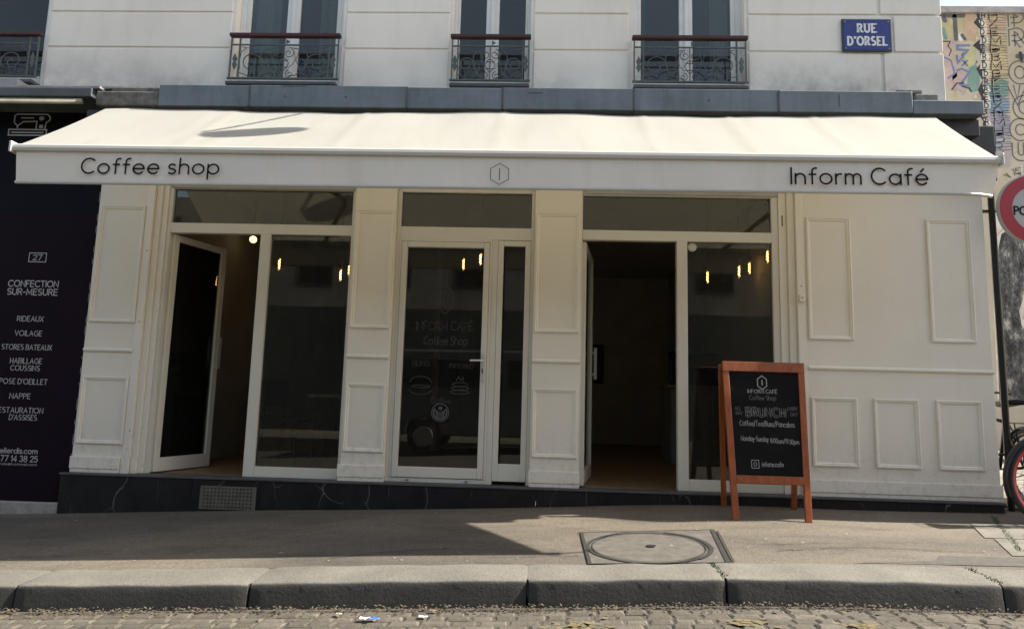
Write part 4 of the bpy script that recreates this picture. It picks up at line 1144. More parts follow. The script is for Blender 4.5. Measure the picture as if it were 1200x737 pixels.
for k in range(60):
    for q in range(8):
        mb.f.append((k * 8 + q, k * 8 + (q + 1) % 8, k * 8 + 8 + (q + 1) % 8, k * 8 + 8 + q)); mb.m.append(0)
obj('hem', mb, M['alu_white'], va, smooth=True)
mb = MB(); V = vert(FY - 0.022)
write(mb, 'Coffee shop', -3.350, 2.472, 0.112, V, 0.115, 0.24, 1.020, rise=0.008)
obj('lettering', mb, M['ink'], va); mb = MB()
write(mb, 'Inform Café', 1.750, 2.470, 0.114, V, 0.115, 0.24, 0.930, rise=0.008)
obj('lettering', mb, M['ink'], va)
mb = MB(); ribbon(mb, hexa(-0.294, 2.511, 0.074, 0.078), 0.0022, V, 0); ribbon(mb, [(-0.294, 2.465), (-0.294, 2.552)], 0.0026, V, .0004)
obj('hexagon_emblem', mb, M['ink'], va)
for ax in (-2.6, 2.0):
    mb = MB(); mb.tube([(ax, -0.34, 3.30), (ax + .5, -0.75, 3.0)], 0.03, 8); mb.tube([(ax + .5, -0.75, 3.0), (ax + .1, -1.33, 2.68)], 0.026, 8)
    obj('folding_arm', mb, M['alu_white'], aw)

# ------------------------------------------------------------------ neighbouring tailor's shopfront
nb = thing('tailor_shopfront', 'dark plum and navy shopfront with a sewing machine emblem and white lettering', 'shopfront', (-6, 0, 0))
mb = MB(); mb.box(-12, -4.180, 0.0, 0.25, -0.10, 2.55); lower = obj('sign_panel', mb, M['plum'], nb)
mb = MB(); mb.box(-12, -4.180, 0.004, 0.25, 2.551, 3.556); obj('fascia', mb, M['navy'], nb)
mb = MB()
for q in range(16):                                            # chipped paint and filler along the joint with the cream front
    z = 0.25 + q * 0.165 + random.uniform(-.05, .05); s = random.uniform(.01, .05)
    mb.box(-4.1795, -4.1755, -0.004, -0.0005, z - s, z + s)
obj('chipped_edge', mb, M['step_stone'], nb)
mb = MB(); mb.box(-12, -4.226, -0.03, 0.25, -0.50, -0.101); obj('base_step', mb, M['step_stone'], nb, bev=0.012)
mb = MB(); mb.box(-12, -4.115, -0.35, 0.10, 3.556, 3.640); obj('ledge_fascia', mb, M['grey_green'], nb, bev=0.008)
mb = MB(); mb.box(-12, -4.05, -0.34, 0.10, 3.6405, 3.665); mb.box(-12, -3.85, -0.28, 0.1, 3.666, 3.690); mb.box(-12, -4.96, -0.2, .05, 3.69, 3.80)
obj('tin_flashing', mb, M['flat_tin'], nb, bev=0.004)
mb = MB(); mb.tube([(-12, -0.31, 3.520), (-4.22, -0.31, 3.528)], 0.026, 12); obj('awning_roll', mb, M['beige'], nb, smooth=True)
SWt = M['shop_white']; SG = M['shop_grey']
V = vert(-0.0015); mb = MB()
for x0, x1, zz, s in ((-4.795, -4.630, 2.075, None),):
    ribbon(mb, [(x0, 2.082), (x1, 2.082), (x1, 2.166), (x0, 2.166), (x0, 2.082)], .0035, V, 0)
write(mb, '27', -4.713, 2.099, 0.050, V, 0.14, 0.2, 0.085, align='c')
write(mb, 'CONFECTION', -4.962, 1.845, 0.056, V, 0.16, 0.22, 0.480)
write(mb, 'SUR-MESURE', -4.962, 1.768, 0.056, V, 0.16, 0.22, 0.480)
obj('sign_lettering', mb, SWt, lower)
mb = MB()
for s, xc, z, wd in (('RIDEAUX', -4.710, 1.520, .250), ('VOILAGE', -4.712, 1.385, .255), ('STORES BATEAUX', -4.712, 1.256, .475),
                     ('HABILLAGE', -4.703, 1.130, .300), ('COUSSINS', -4.703, 1.064, .275), ('POSE D\'OEILLET', -4.704, 0.941, .450),
                     ('NAPPE', -4.720, 0.808, .195), ('RESTAURATION', -4.715, 0.680, .455), ('D\'ASSISES', -4.667, 0.616, .260)):
    write(mb, s, xc, z, 0.046, V, 0.13, 0.24, wd, align='c', serif=0.10)
obj('service_list', mb, SWt, lower)
mb = MB()
write(mb, 'atelierdis.com', -4.497, 0.318, 0.046, V, 0.15, 0.22, 0.415, align='r')
write(mb, '01 53 77 14 38 25', -4.487, 0.246, 0.050, V, 0.15, 0.22, 0.520, align='r')
write(mb, 'atelierdis@hotmail.com', -4.487, 0.212, 0.020, V, 0.14, 0.22, 0.46, align='r')
obj('contact_lettering', mb, SWt, lower)
# sewing machine emblem on the navy fascia (y 0.004)
V = vert(0.002); mb = MB(); hw = .0065
def sm(px, pz): return (-5.155 + px * 0.375, 3.322 + pz * 0.212)
for k, ln in enumerate(([(0, 0), (1.0, .0), (1.0, .27), (0, .27), (0, 0)], [(.08, .13), (.92, .13)],
                        [(.22, .36), (.22, .44), (.12, .60), (.12, .93), (.18, 1), (.98, 1), (1.06, .88), (1.06, .72), (.97, .60), (.95, .30)],
                        [(.22, .44), (.36, .64), (.72, .66), (.72, .28)], [(.30, .82), (.62, .82)])):
    ribbon(mb, [sm(a, b) for a, b in ln], hw, V, .0004 * k)
mb.face([V(*sm(.84 + .07 * math.cos(2 * PI * k / 14), .80 + .10 * math.sin(2 * PI * k / 14)), .002) for k in range(14)])
mb.face([V(*sm(a, b), .002) for a, b in ((.80, .34), (.90, .34), (.90, .50), (.80, .50))])
fas = [o for o in nb.children if o.name.startswith('fascia')][0]
obj('sewing_emblem', mb, SWt, fas)

# ------------------------------------------------------------------ street name plate
t = thing('street_sign', 'blue enamel street name plate reading RUE D\'ORSEL on the cream wall', 'street sign', (3.07, 0.09, 4.45))
mb = MB(); mb.box(2.838, 3.300, 0.080, 0.0955, 4.284, 4.612); obj('plate_border', mb, M['enamel_green'], t, bev=0.004)
mb = MB()
c = .028
mb.poly([(2.852 + c, 4.298), (3.286 - c, 4.298), (3.286, 4.298 + c), (3.286, 4.598 - c), (3.286 - c, 4.598), (2.852 + c, 4.598), (2.852, 4.598 - c), (2.852, 4.298 + c)], 0.077, 0.0798)
pl = obj('plate', mb, M['enamel_blue'], t)
mb = MB(); V = vert(0.0755)
write(mb, 'RUE', 3.068, 4.476, 0.080, V, 0.24, 0.42, 0.165, align='c', serif=0.17)
write(mb, 'D\'ORSEL', 3.068, 4.346, 0.080, V, 0.24, 0.40, 0.355, align='c', serif=0.17)
obj('plate_lettering', mb, M['enamel_white'], pl)
mb = MB()
for x in (2.866, 3.272):
    for z in (4.312, 4.584): mb.lathe((x, 0.0765, z), [(0, -.004), (.006, -.004), (.008, 0)], 8, axis='y')
obj('fixing_screw', mb, M['steel'], t)

# ------------------------------------------------------------------ round traffic sign on its pole
sx, sy, sz = 4.375, -0.10, 2.713
t = thing('traffic_sign', 'round white traffic sign with a wide red border on a grey post', 'traffic sign', (sx, sy, pave(sx, sy)))
mb = MB(); mb.lathe((sx, sy, sz), [(0, 0.0), (.318, 0.0), (.325, .006), (.325, .030), (.30, .032), (0, .032)], 48, axis='y'); obj('sign_disc', mb, M['sign_white'], t)
mb = MB(); mb.lathe((sx, sy, sz), [(.205, -.0025), (.312, -.0025)], 48, axis='y'); obj('red_border', mb, M['sign_red'], t)
mb = MB(); write(mb, 'POIDS', sx, sz - .055, 0.075, vert(sy - .003), 0.20, 0.22, 0.36, align='c') if False else write(mb, 'POMPIERS', sx + .0, sz - .05, 0.070, vert(sy - .003), 0.20, 0.2, 0.375, align='c')
obj('sign_lettering', mb, M['ink'], t)
mb = MB(); mb.tube([(sx, sy + .075, pave(sx, sy) - .1), (sx, sy + .075, 3.15)], .038, 14); obj('post', mb, M['steel'], t, smooth=True)
mb = MB()
for z in (2.55, 2.86): mb.box(sx - .06, sx + .06, sy + .0325, sy + .12, z - .02, z + .02)
obj('clamp', mb, M['steel'], t)

# ------------------------------------------------------------------ chalkboard
ab = thing('chalkboard', 'orange wooden A-frame chalkboard listing brunch, standing on the pavement', 'chalkboard', (1.83, -0.65, pave(1.83, -.65)))
def lerp(a, b, t): return tuple(p + (q - p) * t for p, q in zip(a, b))
FLb, FRb = (1.533, -0.640, pave(1.533, -.64)), (2.118, -0.680, pave(2.118, -.68))      # front feet
FLt, FRt = (1.548, -0.340, 2.206), (2.178, -0.385, 2.202)                               # top, front frame
FLt, FRt = (1.5480, -0.345, 1.274 + 0.0), (2.2060, -0.385, 1.272)
BLb, BRb = (1.592, -0.115, pave(1.6, -.1)), (2.205, -0.155, pave(2.2, -.15))
Uv = (Vector(FRb) - Vector(FLb)).normalized()
def bar(mb, p, q, wu, dn, side):
    """square bar from p to q; wu its width along the board, dn its thickness into the board"""
    p, q = Vector(p), Vector(q); ax = (q - p).normalized()
    u = (Uv - ax * Uv.dot(ax)).normalized(); nn = ax.cross(u).normalized()
    if nn.y > 0: nn = -nn
    i = len(mb.v)
    for e in (p, q):
        for a, b in ((0, 0), (1, 0), (1, 1), (0, 1)): mb.v.append(tuple(e + u * (a * wu if side > 0 else -a * wu) + nn * (-b * dn)))
    for f in ((0, 1, 2, 3), (4, 5, 6, 7), (0, 1, 5, 4), (1, 2, 6, 5), (2, 3, 7, 6), (3, 0, 4, 7)):
        mb.f.append(tuple(i + k for k in f)); mb.m.append(0)
OW = M['orange_wood']
mb = MB(); bar(mb, FLb, FLt, .050, .032, 1); obj('leg', mb, OW, ab, bev=0.004)
mb = MB(); bar(mb, FRb, FRt, .050, .032, -1); obj('leg', mb, OW, ab, bev=0.004)
mb = MB(); bar(mb, BLb, (1.535, -0.285, 1.262), .042, .030, 1); obj('leg', mb, OW, ab, bev=0.004)
mb = MB(); bar(mb, BRb, (2.195, -0.325, 1.258), .042, .030, -1); obj('leg', mb, OW, ab, bev=0.004)
FL, FR = Vector(FLb), Vector(FRb); TL, TR = Vector(FLt), Vector(FRt)
nrm = (TL - FL).cross(Uv).normalized()
if nrm.y > 0: nrm = -nrm
def onb(s, h, d=0.0):
    """point on the board's front face: s across 0..1, h up 0..1, d proud"""
    a = FL.lerp(TL, h); b = FR.lerp(TR, h); return tuple(a.lerp(b, s) + nrm * d)
def rail_b(mb, h0, h1, s0, s1, d0, d1):
    i = len(mb.v)
    for d in (d0, d1):
        for s, h in ((s0, h0), (s1, h0), (s1, h1), (s0, h1)): mb.v.append(onb(s, h, d))
    for f in ((0, 1, 2, 3), (4, 5, 6, 7), (0, 1, 5, 4), (1, 2, 6, 5), (2, 3, 7, 6), (3, 0, 4, 7)):
        mb.f.append(tuple(i + k for k in f)); mb.m.append(0)
HB0, HB1 = 0.222, 0.272                   # bottom rail span
mb = MB(); rail_b(mb, 0.945, 1.012, 0.0, 1.0, .004, -.030); obj('top_rail', mb, OW, ab, bev=0.004)
mb = MB(); rail_b(mb, HB0, HB1, 0.080, 0.920, .003, -.028); obj('bottom_rail', mb, OW, ab, bev=0.004)
mb = MB(); rail_b(mb, HB1 + .001, 0.944, 0.079, 0.921, -.010, -.018); bd = obj('blackboard', mb, M['board'], ab)
mb = MB(); bar(mb, (1.60, -0.20, 0.42), (1.60, -0.20, 0.45), 0.55, .02, 1) if False else mb.tube([(1.60, -.63 + .42 * .0, .36), (1.62, -.20, .36)], .004, 6); obj('spreader', mb, M['steel'], ab)
BW = (Vector(onb(.921, .6)) - Vector(onb(.079, .6))).length; BH = (Vector(onb(.5, .944)) - Vector(onb(.5, HB1))).length
def cb(u, v, d):                            # u,v 0..1 across the black area (from bottom-left)
    return onb(.079 + u * .842, HB1 + v * (.944 - HB1), -.0095 + d)
cbm = lambda u, v, d: cb(u / BW, v / BH, d)
W_, H_ = BW, BH
mb = MB()
def hx(cx, cz, rx, rz): return hexa(cx, cz, rx, rz)
ribbon(mb, hx(.475 * W_, .895 * H_, .040, .058), .0042, cbm, 0); ribbon(mb, [(.475 * W_, .872 * H_), (.475 * W_, .918 * H_)], .005, cbm, .0004)
write(mb, 'INFORM CAFÉ', .470 * W_, .788 * H_, .030, cbm, .15, .22, .225, align='c', jit=.03)
def outline(s, uc, v, h, wd, g):
    """hollow capitals: each stroke as two parallel chalk lines"""
    W = text_width(s, .34); sx_ = wd / W; u0 = uc - wd / 2; x = 0
    for ch in s:
        for st_ in GL[ch][1]:
            P = [Vector((u0 + (x + a) * sx_, v + b * h)) for a, b in st_]
            for sg in (-1, 1):
                q = []
                for k in range(len(P)):
                    a = P[min(k + 1, len(P) - 1)] - P[max(k - 1, 0)]; a.normalize(); q.append(P[k] + Vector((-a.y, a.x)) * g * sg)
                ribbon(mb, [tuple(z) for z in q], .0013, cbm, .0003 * (1 + sg))
        x += GL[ch][0] + .34
outline('BRUNCH', .500 * W_, .560 * H_, .070, .300, .0070)
write(mb, 'Coffee/Tea/Buns/Pancakes', .510 * W_, .468 * H_, .042, cbm, .10, .22, .425, align='c', jit=.03, rise=-.01)
write(mb, 'Monday-Sunday', .315 * W_, .325 * H_, .038, cbm, .11, .22, .215, align='c', jit=.03, rise=-.02)
write(mb, '8:00am/19:30pm', .755 * W_, .310 * H_, .036, cbm, .11, .22, .220, align='c', jit=.03, rise=-.03)
write(mb, 'inform.cafe', .560 * W_, .088 * H_, .036, cbm, .12, .22, .165, align='c', jit=.03)
ribbon(mb, [(.245 * W_, .070 * H_), (.355 * W_, .070 * H_), (.355 * W_, .142 * H_), (.245 * W_, .142 * H_), (.245 * W_, .070 * H_)], .0026, cbm, 0)
ribbon(mb, arc(.300 * W_, .106 * H_, .012, .014, 0, 360, 16), .0022, cbm, .0004)
obj('chalk_lettering', mb, M['chalk'], bd)
mb = MB()
write(mb, 'Coffee Shop', .470 * W_, .722 * H_, .036, cbm, .11, .22, .205, align='c', jit=.03)
write(mb, 'ALL', .095 * W_, .620 * H_, .026, cbm, .14, .22, .045, align='c', jit=.03); write(mb, 'DAY', .110 * W_, .572 * H_, .026, cbm, .14, .22, .050, align='c', jit=.03)
write(mb, 'EVERY', .895 * W_, .622 * H_, .026, cbm, .14, .22, .075, align='c', jit=.03, rise=.1); write(mb, 'DAY', .915 * W_, .572 * H_, .026, cbm, .14, .22, .050, align='c', jit=.03)
obj('rubbed_lettering', mb, M['chalk_dim'], bd)

# ------------------------------------------------------------------ bicycles
def bicycle(name, label, rim, loc, rotz):
    t = thing(name, label, 'bicycle', (0, 0, 0), 'bicycles parked at the corner')
    BM_ = M['black_metal']; r = 0.345
    # local: x forward, rear hub (0,0,r), front hub (1.06,0,r)
    for hx_ in (0.0, 1.06):
        wn_ = 'wheel'
        mb = MB()
        for k in range(28):
            a = 2 * PI * k / 28; sd = 1 if k % 2 else -1
            mb.tube([(hx_ + .02 * math.cos(a + 1.2 * sd), sd * .028, r + .02 * math.sin(a + 1.2 * sd)), (hx_ + .305 * math.cos(a), 0, r + .305 * math.sin(a))], .0014, 4)
        mb.tube([(hx_, -.05, r), (hx_, .05, r)], .018, 10)
        wh = obj(wn_, mb, M['chrome'], t)
        mb = MB(); mb.tube([(hx_ + .325 * math.cos(2 * PI * k / 56), 0, r + .325 * math.sin(2 * PI * k / 56)) for k in range(56)], .020, 9, closed=True); obj('tyre', mb, M['black_rubber'], wh, smooth=True)
        mb = MB(); mb.lathe((hx_, 0, r), [(.308, -.013), (.283, -.011), (.280, 0), (.283, .011), (.308, .013)], 56, axis='y'); obj('rim', mb, rim, wh, smooth=True)
    mb = MB(); bb = (.44, 0, .29); sc_ = (.30, 0, .80); hd = (.90, 0, .86); hd2 = (.93, 0, .70)
    mb.tube([bb, sc_], .017, 8); mb.tube([(.32, 0, .74), (.90, 0, .82)], .016, 8); mb.tube([bb, hd2], .019, 8); mb.tube([hd, hd2], .021, 8)
    for s in (-1, 1):
        mb.tube([(0, s * .055, r), (.40, s * .02, .29)], .010, 6); mb.tube([(0, s * .055, r), (.31, s * .015, .74)], .009, 6)
        mb.tube([hd2, (.95, s * .05, .62), (1.06, s * .055, r)], .012, 6)
    obj('frame', mb, BM_, t, smooth=True)
    mb = MB(); mb.tube([(.30, 0, .78), (.275, 0, .89)], .013, 8); obj('seat_post', mb, M['chrome'], t)
    mb = MB()
    n = 10; i = 0
    for k in range(n + 1):
        x = .12 + .30 * k / n; hw_ = .080 * (1 - (k / n) ** 1.3) + .018; z = .925 + .012 * math.cos(k / n * PI * 1.4)
        for yq, zq in ((-1, -.016), (-.8, .006), (0, .014), (.8, .006), (1, -.016), (.6, -.035), (-.6, -.035)): mb.v.append((x, yq * hw_, z + zq))
    for k in range(n):
        for q in range(7): mb.f.append((k * 7 + q, k * 7 + (q + 1) % 7, k * 7 + 7 + (q + 1) % 7, k * 7 + 7 + q)); mb.m.append(0)
    mb.f.append(tuple(range(7))); mb.m.append(0); mb.f.append(tuple(n * 7 + q for q in range(7))); mb.m.append(0)
    obj('saddle', mb, M['black_rubber'], t, smooth=True)
    mb = MB(); mb.tube([hd, (.875, 0, .98), (.90, 0, 1.02)], .014, 8); mb.tube([(.72, -.29, 1.02), (.84, -.25, 1.03), (.90, -.08, 1.02), (.90, .08, 1.02), (.84, .25, 1.03), (.72, .29, 1.02)], .012, 8); obj('handlebar', mb, BM_, t, smooth=True)
    for s in (-1, 1):
        mb = MB(); mb.tube([(.70, s * .298, 1.018), (.79, s * .27, 1.027)], .017, 8); obj('grip', mb, M['black_rubber'], t)
    mb = MB(); mb.lathe((.44, -.05, .29), [(.0, -.004), (.095, -.004), (.095, .004), (0, .004)], 28, axis='y')
    mb.tube([(.44, -.065, .29), (.50, -.075, .13)], .010, 6); mb.tube([(.44, .065, .29), (.38, .075, .45)], .010, 6); cr = obj('crankset', mb, M['chrome'], t)
    mb = MB(); mb.box(.455, .545, -.165, -.075, .118, .140); mb.box(.335, .425, .075, .165, .44, .462); obj('pedal', mb, M['black_rubber'], cr)
    mb = MB(); mb.tube([(.0, -.055, r + .05), (.44, -.055, .29 + .095)], .005, 5); mb.tube([(.0, -.055, r - .04), (.44, -.055, .29 - .095)], .005, 5); obj('chain', mb, M['black_rubber'], t)
    mb = MB()
    for hx_, a0, a1 in ((0, 20, 200), (1.06, 20, 165)):
        pr_ = []
        i = len(mb.v); K = 22
        for k in range(K + 1):
            a = R(a0 + (a1 - a0) * k / K)
            for y_, rr in ((-.028, .352), (-.02, .366), (.02, .366), (.028, .352)): mb.v.append((hx_ + rr * math.cos(a), y_, r + rr * math.sin(a)))
        for k in range(K):
            for q in range(3): mb.f.append((i + k * 4 + q, i + k * 4 + q + 1, i + k * 4 + q + 5, i + k * 4 + q + 4)); mb.m.append(0)
    obj('mudguard', mb, BM_, t, smooth=True, fix=False)
    mb = MB()
    for s in (-.05, 0, .05): mb.tube([(-.22, s, .735), (.25, s, .735)], .006, 5)
    for s in (-1, 1):
        mb.tube([(0, s * .062, r), (-.10, s * .06, .735)], .006, 5); mb.tube([(0, s * .062, r), (.08, s * .06, .735)], .006, 5)
    obj('rack', mb, BM_, t)
    t.location = loc; t.rotation_euler = (0, 0, rotz)
    return t
bz1 = pave(4, -.62)
b1 = bicycle('bicycle', 'bicycle with red wheel rims parked broadside at the building corner', M['red_metal'], (3.99, -0.56, bz1 + .008), R(3))
b2 = bicycle('bicycle', 'black bicycle parked end-on behind the red-rimmed one, saddle towards the wall', M['black_metal'], (4.44, 0.28, lat(4.4) + .012), R(86))
mb = MB(); mb.box(-.19, .14, -.30, -.07, .36, .72); pb = obj('pannier_bag', mb, M['black_rubber'], b2, bev=0.04)
# ------------------------------------------------------------------ graffiti wall across the side street
gw = thing('graffiti_wall', 'tall pale wall covered with coloured graffiti lettering beyond the corner', 'wall', (9.5, 8, 0.1))
mb = MB(); mb.box(5.5, 16, 8.0, 8.4, -0.3, 9.62); gwall = obj('render', mb, M['mural'], gw)
mb = MB(); mb.box(5.4, 16.1, 7.93, 8.47, 9.62, 9.77); obj('coping', mb, M['flat_tin'], gw, bev=0.01)
KX = 1.742 / 95.0; KZ = (9.77 - 0.63) / 491.0
def gp(px, py): return (8.814 + (px - 1105) * KX - (py - 9) * 0.00045, 9.77 - (py - 9) * KZ)
def blob(mb, pts, d, mat=None): mb.face([(gp(*p)[0], 7.997 - d, gp(*p)[1]) for p in pts], mat)
VG = lambda u, v, d: (u, 7.997 - d, v)
def gline(mb, pts, w_, d, mat=None): ribbon(mb, [gp(*p) for p in pts], w_ * KX / 2, VG, d, mat=mat)
mb = MB()
P_ = M
blob(mb, [(1104, 55), (1114, 50), (1115, 62), (1112, 72), (1117, 80), (1119, 95), (1110, 104), (1104, 104)], .001, P_['sp_pink'])
blob(mb, [(1113, 95), (1121, 88), (1130, 94), (1122, 104), (1128, 112), (1114, 114)], .001, P_['sp_pink'])
blob(mb, [(1133, 85), (1141, 80), (1145, 92), (1144, 112), (1136, 115), (1130, 105)], .001, P_['sp_teal'])
blob(mb, [(1131, 16), (1140, 14), (1144, 30), (1142, 52), (1132, 50), (1128, 36)], .001, P_['sp_orange'])
blob(mb, [(1130, 55), (1142, 58), (1141, 78), (1132, 84), (1127, 70)], .001, P_['sp_lime'])
# dark scalloped band with colour patches behind the stacked letters
dk = [(1143, 14), (1150, 14), (1152, 40), (1154, 70), (1152, 100), (1156, 130), (1156, 160), (1150, 176), (1144, 165), (1147, 150), (1140, 140), (1146, 122), (1142, 112), (1148, 100), (1141, 86), (1148, 78), (1146, 64), (1138, 57), (1148, 48), (1147, 36), (1140, 28), (1145, 22)]
blob(mb, dk, .0015, P_['sp_black'])
for (y0, y1, c) in ((14, 42, 'sp_orange'), (42, 62, 'sp_yellow'), (62, 98, 'sp_yellow'), (98, 120, 'sp_teal'), (120, 140, 'sp_sky'), (140, 166, 'sp_violet'), (166, 205, 'sp_lilac')):
    blob(mb, [(1152, y0), (1166, y0 - 2), (1176, y0 + 3), (1178, (y0 + y1) / 2), (1175, y1), (1162, y1 + 1), (1152, y1)], .0022, P_[c])
for q in range(60):                                            # overspray flecks and drips of the same paints
    px, py = random.uniform(1108, 1178), random.uniform(14, 215); r = random.uniform(1.2, 4.2)
    mt_ = 'sp_pink sp_orange sp_lime sp_lilac sp_white sp_grey'.split()[q % 6] if px < 1145 else ('sp_orange sp_yellow'.split()[q % 2] if py < 95 else 'sp_teal sp_sky sp_violet'.split()[min(2, int((py - 95) / 40))])
    blob(mb, [(px + r * random.uniform(.5, 1.4) * math.cos(2 * PI * k / 9), py + r * random.uniform(.6, 1.9) * math.sin(2 * PI * k / 9)) for k in range(9)], .0005 + .000007 * q, M[mt_])
obj('paint_patch', mb, None, gwall)
mb = MB()
for pts, w_, m_ in (([(1103, 19), (1107, 26)], 5, 'sp_grey'), ([(1108, 19), (1128, 19)], 6, 'sp_grey'), ([(1118, 20), (1119, 49)], 5, 'sp_grey'), ([(1126, 44), (1129, 49)], 4, 'sp_grey'), ([(1104, 36), (1107, 48)], 4, 'sp_teal'),
                    ([(1134, 57), (1120, 57), (1120, 62), (1132, 63), (1120, 79), (1119, 70)], 3, 'sp_blue'), ([(1126, 76), (1131, 82)], 2, 'sp_blue'), ([(1131, 76), (1125, 82)], 2, 'sp_blue'),
                    ([(1119, 88), (1124, 86), (1133, 90), (1122, 106), (1131, 107)], 2.4, 'sp_blue'), ([(1105, 72), (1112, 76), (1116, 92), (1108, 98)], 2.2, 'sp_blue'), ([(1104, 52), (1112, 52), (1109, 58), (1113, 63), (1110, 70)], 1.3, 'sp_black'),
                    ([(1112, 112), (1118, 104), (1126, 104)], 1.5, 'sp_black'), ([(1124, 108), (1132, 110), (1134, 114)], 1.6, 'sp_black')):
    gline(mb, pts, w_, .003, M[m_])
random.seed(21)
sy_ = 15
for q in range(17):                                            # stacked tags: pale slanted letter blocks on the dark band, dark outlined ones on the colours
    h = random.uniform(8.5, 11); x = 1146 + random.uniform(-1.5, 1.5); sk = random.uniform(-2.5, 2.5)
    blob(mb, [(x + 1, sy_ + 1), (x + 9 + sk, sy_), (x + 10, sy_ + h - 2), (x + 2 - sk, sy_ + h - 1)], .0026 + .0001 * (q % 3), M['sp_white'] if q % 4 else M['sp_lilac'])
    for st_ in GL[random.choice('DEASPRUHBD')][1]:
        gline(mb, [(x + 3 + a * 6, sy_ + 1.5 + (1 - b) * (h - 4)) for a, b in st_], 1.3, .0036 + .0002 * (q % 4), M['sp_black'])
    for zz in range(3): gline(mb, [(1156, sy_ + zz * 3.4 + random.uniform(-1, 1)), (1166, sy_ + zz * 3.4 + random.uniform(-1.5, 1.5)), (1178, sy_ + zz * 3.4 + random.uniform(-1, 1))], .6, .0030 + .0001 * zz, M['sp_black'])
    ch = random.choice('KRSENXHMBD'); x2 = 1159 + random.uniform(-1, 1)
    for st_ in GL[ch][1]:
        gline(mb, [(x2 + a * 15, sy_ + (1 - b) * (h - 1)) for a, b in st_], 1.5, .0036, M['sp_black'])
        gline(mb, [(x2 + 1.6 + a * 15, sy_ + 1.4 + (1 - b) * (h - 1)) for a, b in st_], .7, .0044, M['sp_yellow'] if sy_ < 98 else M['sp_sky'])
    sy_ += h * 1.03
def hollow(mb, ch, x, y, wdt, h, w_, g, d):
    for st_ in GL[ch][1]:
        P = [Vector((x + a * wdt, y + (1 - b) * h)) for a, b in st_]
        for sg in (-1, 1):
            q = []
            for k in range(len(P)):
                a = P[min(k + 1, len(P) - 1)] - P[max(k - 1, 0)]; a.normalize(); q.append(P[k] + Vector((-a.y, a.x)) * g * sg)
            gline(mb, [tuple(z) for z in q], w_, d + .0003 * sg, M['sp_grey'])
for ch, x, y, h in (('P', 1184, 16, 17), ('R', 1184, 38, 19), ('O', 1182, 79, 22), ('V', 1180, 107, 20), ('O', 1185, 122, 22), ('C', 1180, 150, 20), ('U', 1182, 176, 18)):
    hollow(mb, ch, x, y, 20, h, 1.3, 3.4, .0033)
gline(mb, [(1190, 70), (1199, 70)], 6, .003, M['sp_grey']); gline(mb, [(1193, 66), (1194, 76)], 4, .0034, M['sp_black'])
for q in range(14):                                            # small tags lower down, behind the sign
    x, y = random.uniform(1168, 1200), random.uniform(205, 240)
    gline(mb, [(x + random.uniform(-5, 5), y + random.uniform(-4, 4)) for _ in range(4)], .9, .0033 + .0001 * q, M['sp_grey'])
obj('graffiti_lettering', mb, None, gwall)
mb = MB()                                                      # pale painted panel with a brushed dark figure below
blob(mb, [(1150, 262), (1178, 250), (1205, 250), (1260, 255), (1260, 470), (1150, 470)], .001, M['sp_white'])
obj('painted_panel', mb, None, gwall)
mb = MB()
blob(mb, [(1158, 300), (1162, 284), (1170, 279), (1179, 283), (1186, 296), (1188, 315), (1186, 340), (1182, 360), (1178, 372), (1180, 388), (1190, 402), (1204, 418), (1230, 430), (1240, 474), (1152, 474), (1152, 400), (1158, 372), (1154, 340)], .002, M['portrait'])
obj('brush_figure', mb, None, gwall)
mb = MB(); gline(mb, [(1157, 285), (1166, 276), (1180, 276), (1192, 292), (1196, 320), (1192, 352), (1182, 380)], 1.4, .0045, M['sp_yellow'])
for q in range(7): gline(mb, [(1189, 312 + q * 3.2), (1200, 311 + q * 3.2)], .7, .004, M['sp_black'])
obj('panel_lines', mb, None, gwall)
# far roofs over the wall
fb = thing('distant_building', 'far stone building with slate roof and chimney pots showing over the graffiti wall', 'building', (24, 30, 0))
mb = MB(); mb.box(19, 40, 30, 38, 0, 20.0); fbw = obj('wall', mb, M['far_stone'], fb)
mb = MB(); mb.poly([(19, 20.0), (40, 20.0), (39, 22.0), (21, 22.0)], 29.9, 38.1); obj('roof', mb, M['slate'], fb)
for cx in (22.2, 23.4, 25.5):
    mb = MB(); mb.box(cx, cx + .9, 30.2, 31.6, 20.5, 23.4); ch_ = obj('chimney', mb, M['far_stone'], fb)
    mb = MB()
    for k in range(3): mb.lathe((cx + .2 + k * .26, 30.8, 23.4), [(.10, 0), (.09, .5), (.07, .5), (.07, 0)], 10)
    obj('chimney_pot', mb, M['terracotta'], ch_)

# ------------------------------------------------------------------ furniture and lamps inside
def pendant(loc_list):
    labels = {}
    proto = None; out = []
    for k, (x, y, z, lab) in enumerate(loc_list):
        if proto is None:
            proto = thing('pendant_lamp', lab, 'pendant lamp', (0, 0, 0), 'filament bulb pendants in the cafe')
            mb = MB(); mb.tube([(0, 0, .12), (0, 0, 1.6)], .004, 6); obj('cord', mb, M['black_rubber'], proto)
            mb = MB(); mb.lathe((0, 0, 0), [(.0, .13), (.016, .125), (.019, .06), (.017, .055), (0, .055)], 14); obj('socket', mb, M['brass'], proto, smooth=True)
            mb = MB(); mb.lathe((0, 0, 0), [(.014, .056), (.020, .03), (.030, -.02), (.030, -.05), (.020, -.075), (.0, -.085)], 18); bu = obj('bulb', mb, M['bulb_glass'], proto, smooth=True)
            mb = MB()
            mb.tube([(.010 * math.cos(k * 1.9), .010 * math.sin(k * 1.9), .04 - k * .0105) for k in range(11)], .0042, 6); obj('filament', mb, M['filament'], bu)
            o = proto
        else: o = dup(proto, (0, 0, 0), 0, lab)
        o.location = (x, y, z); out.append(o)
    return out
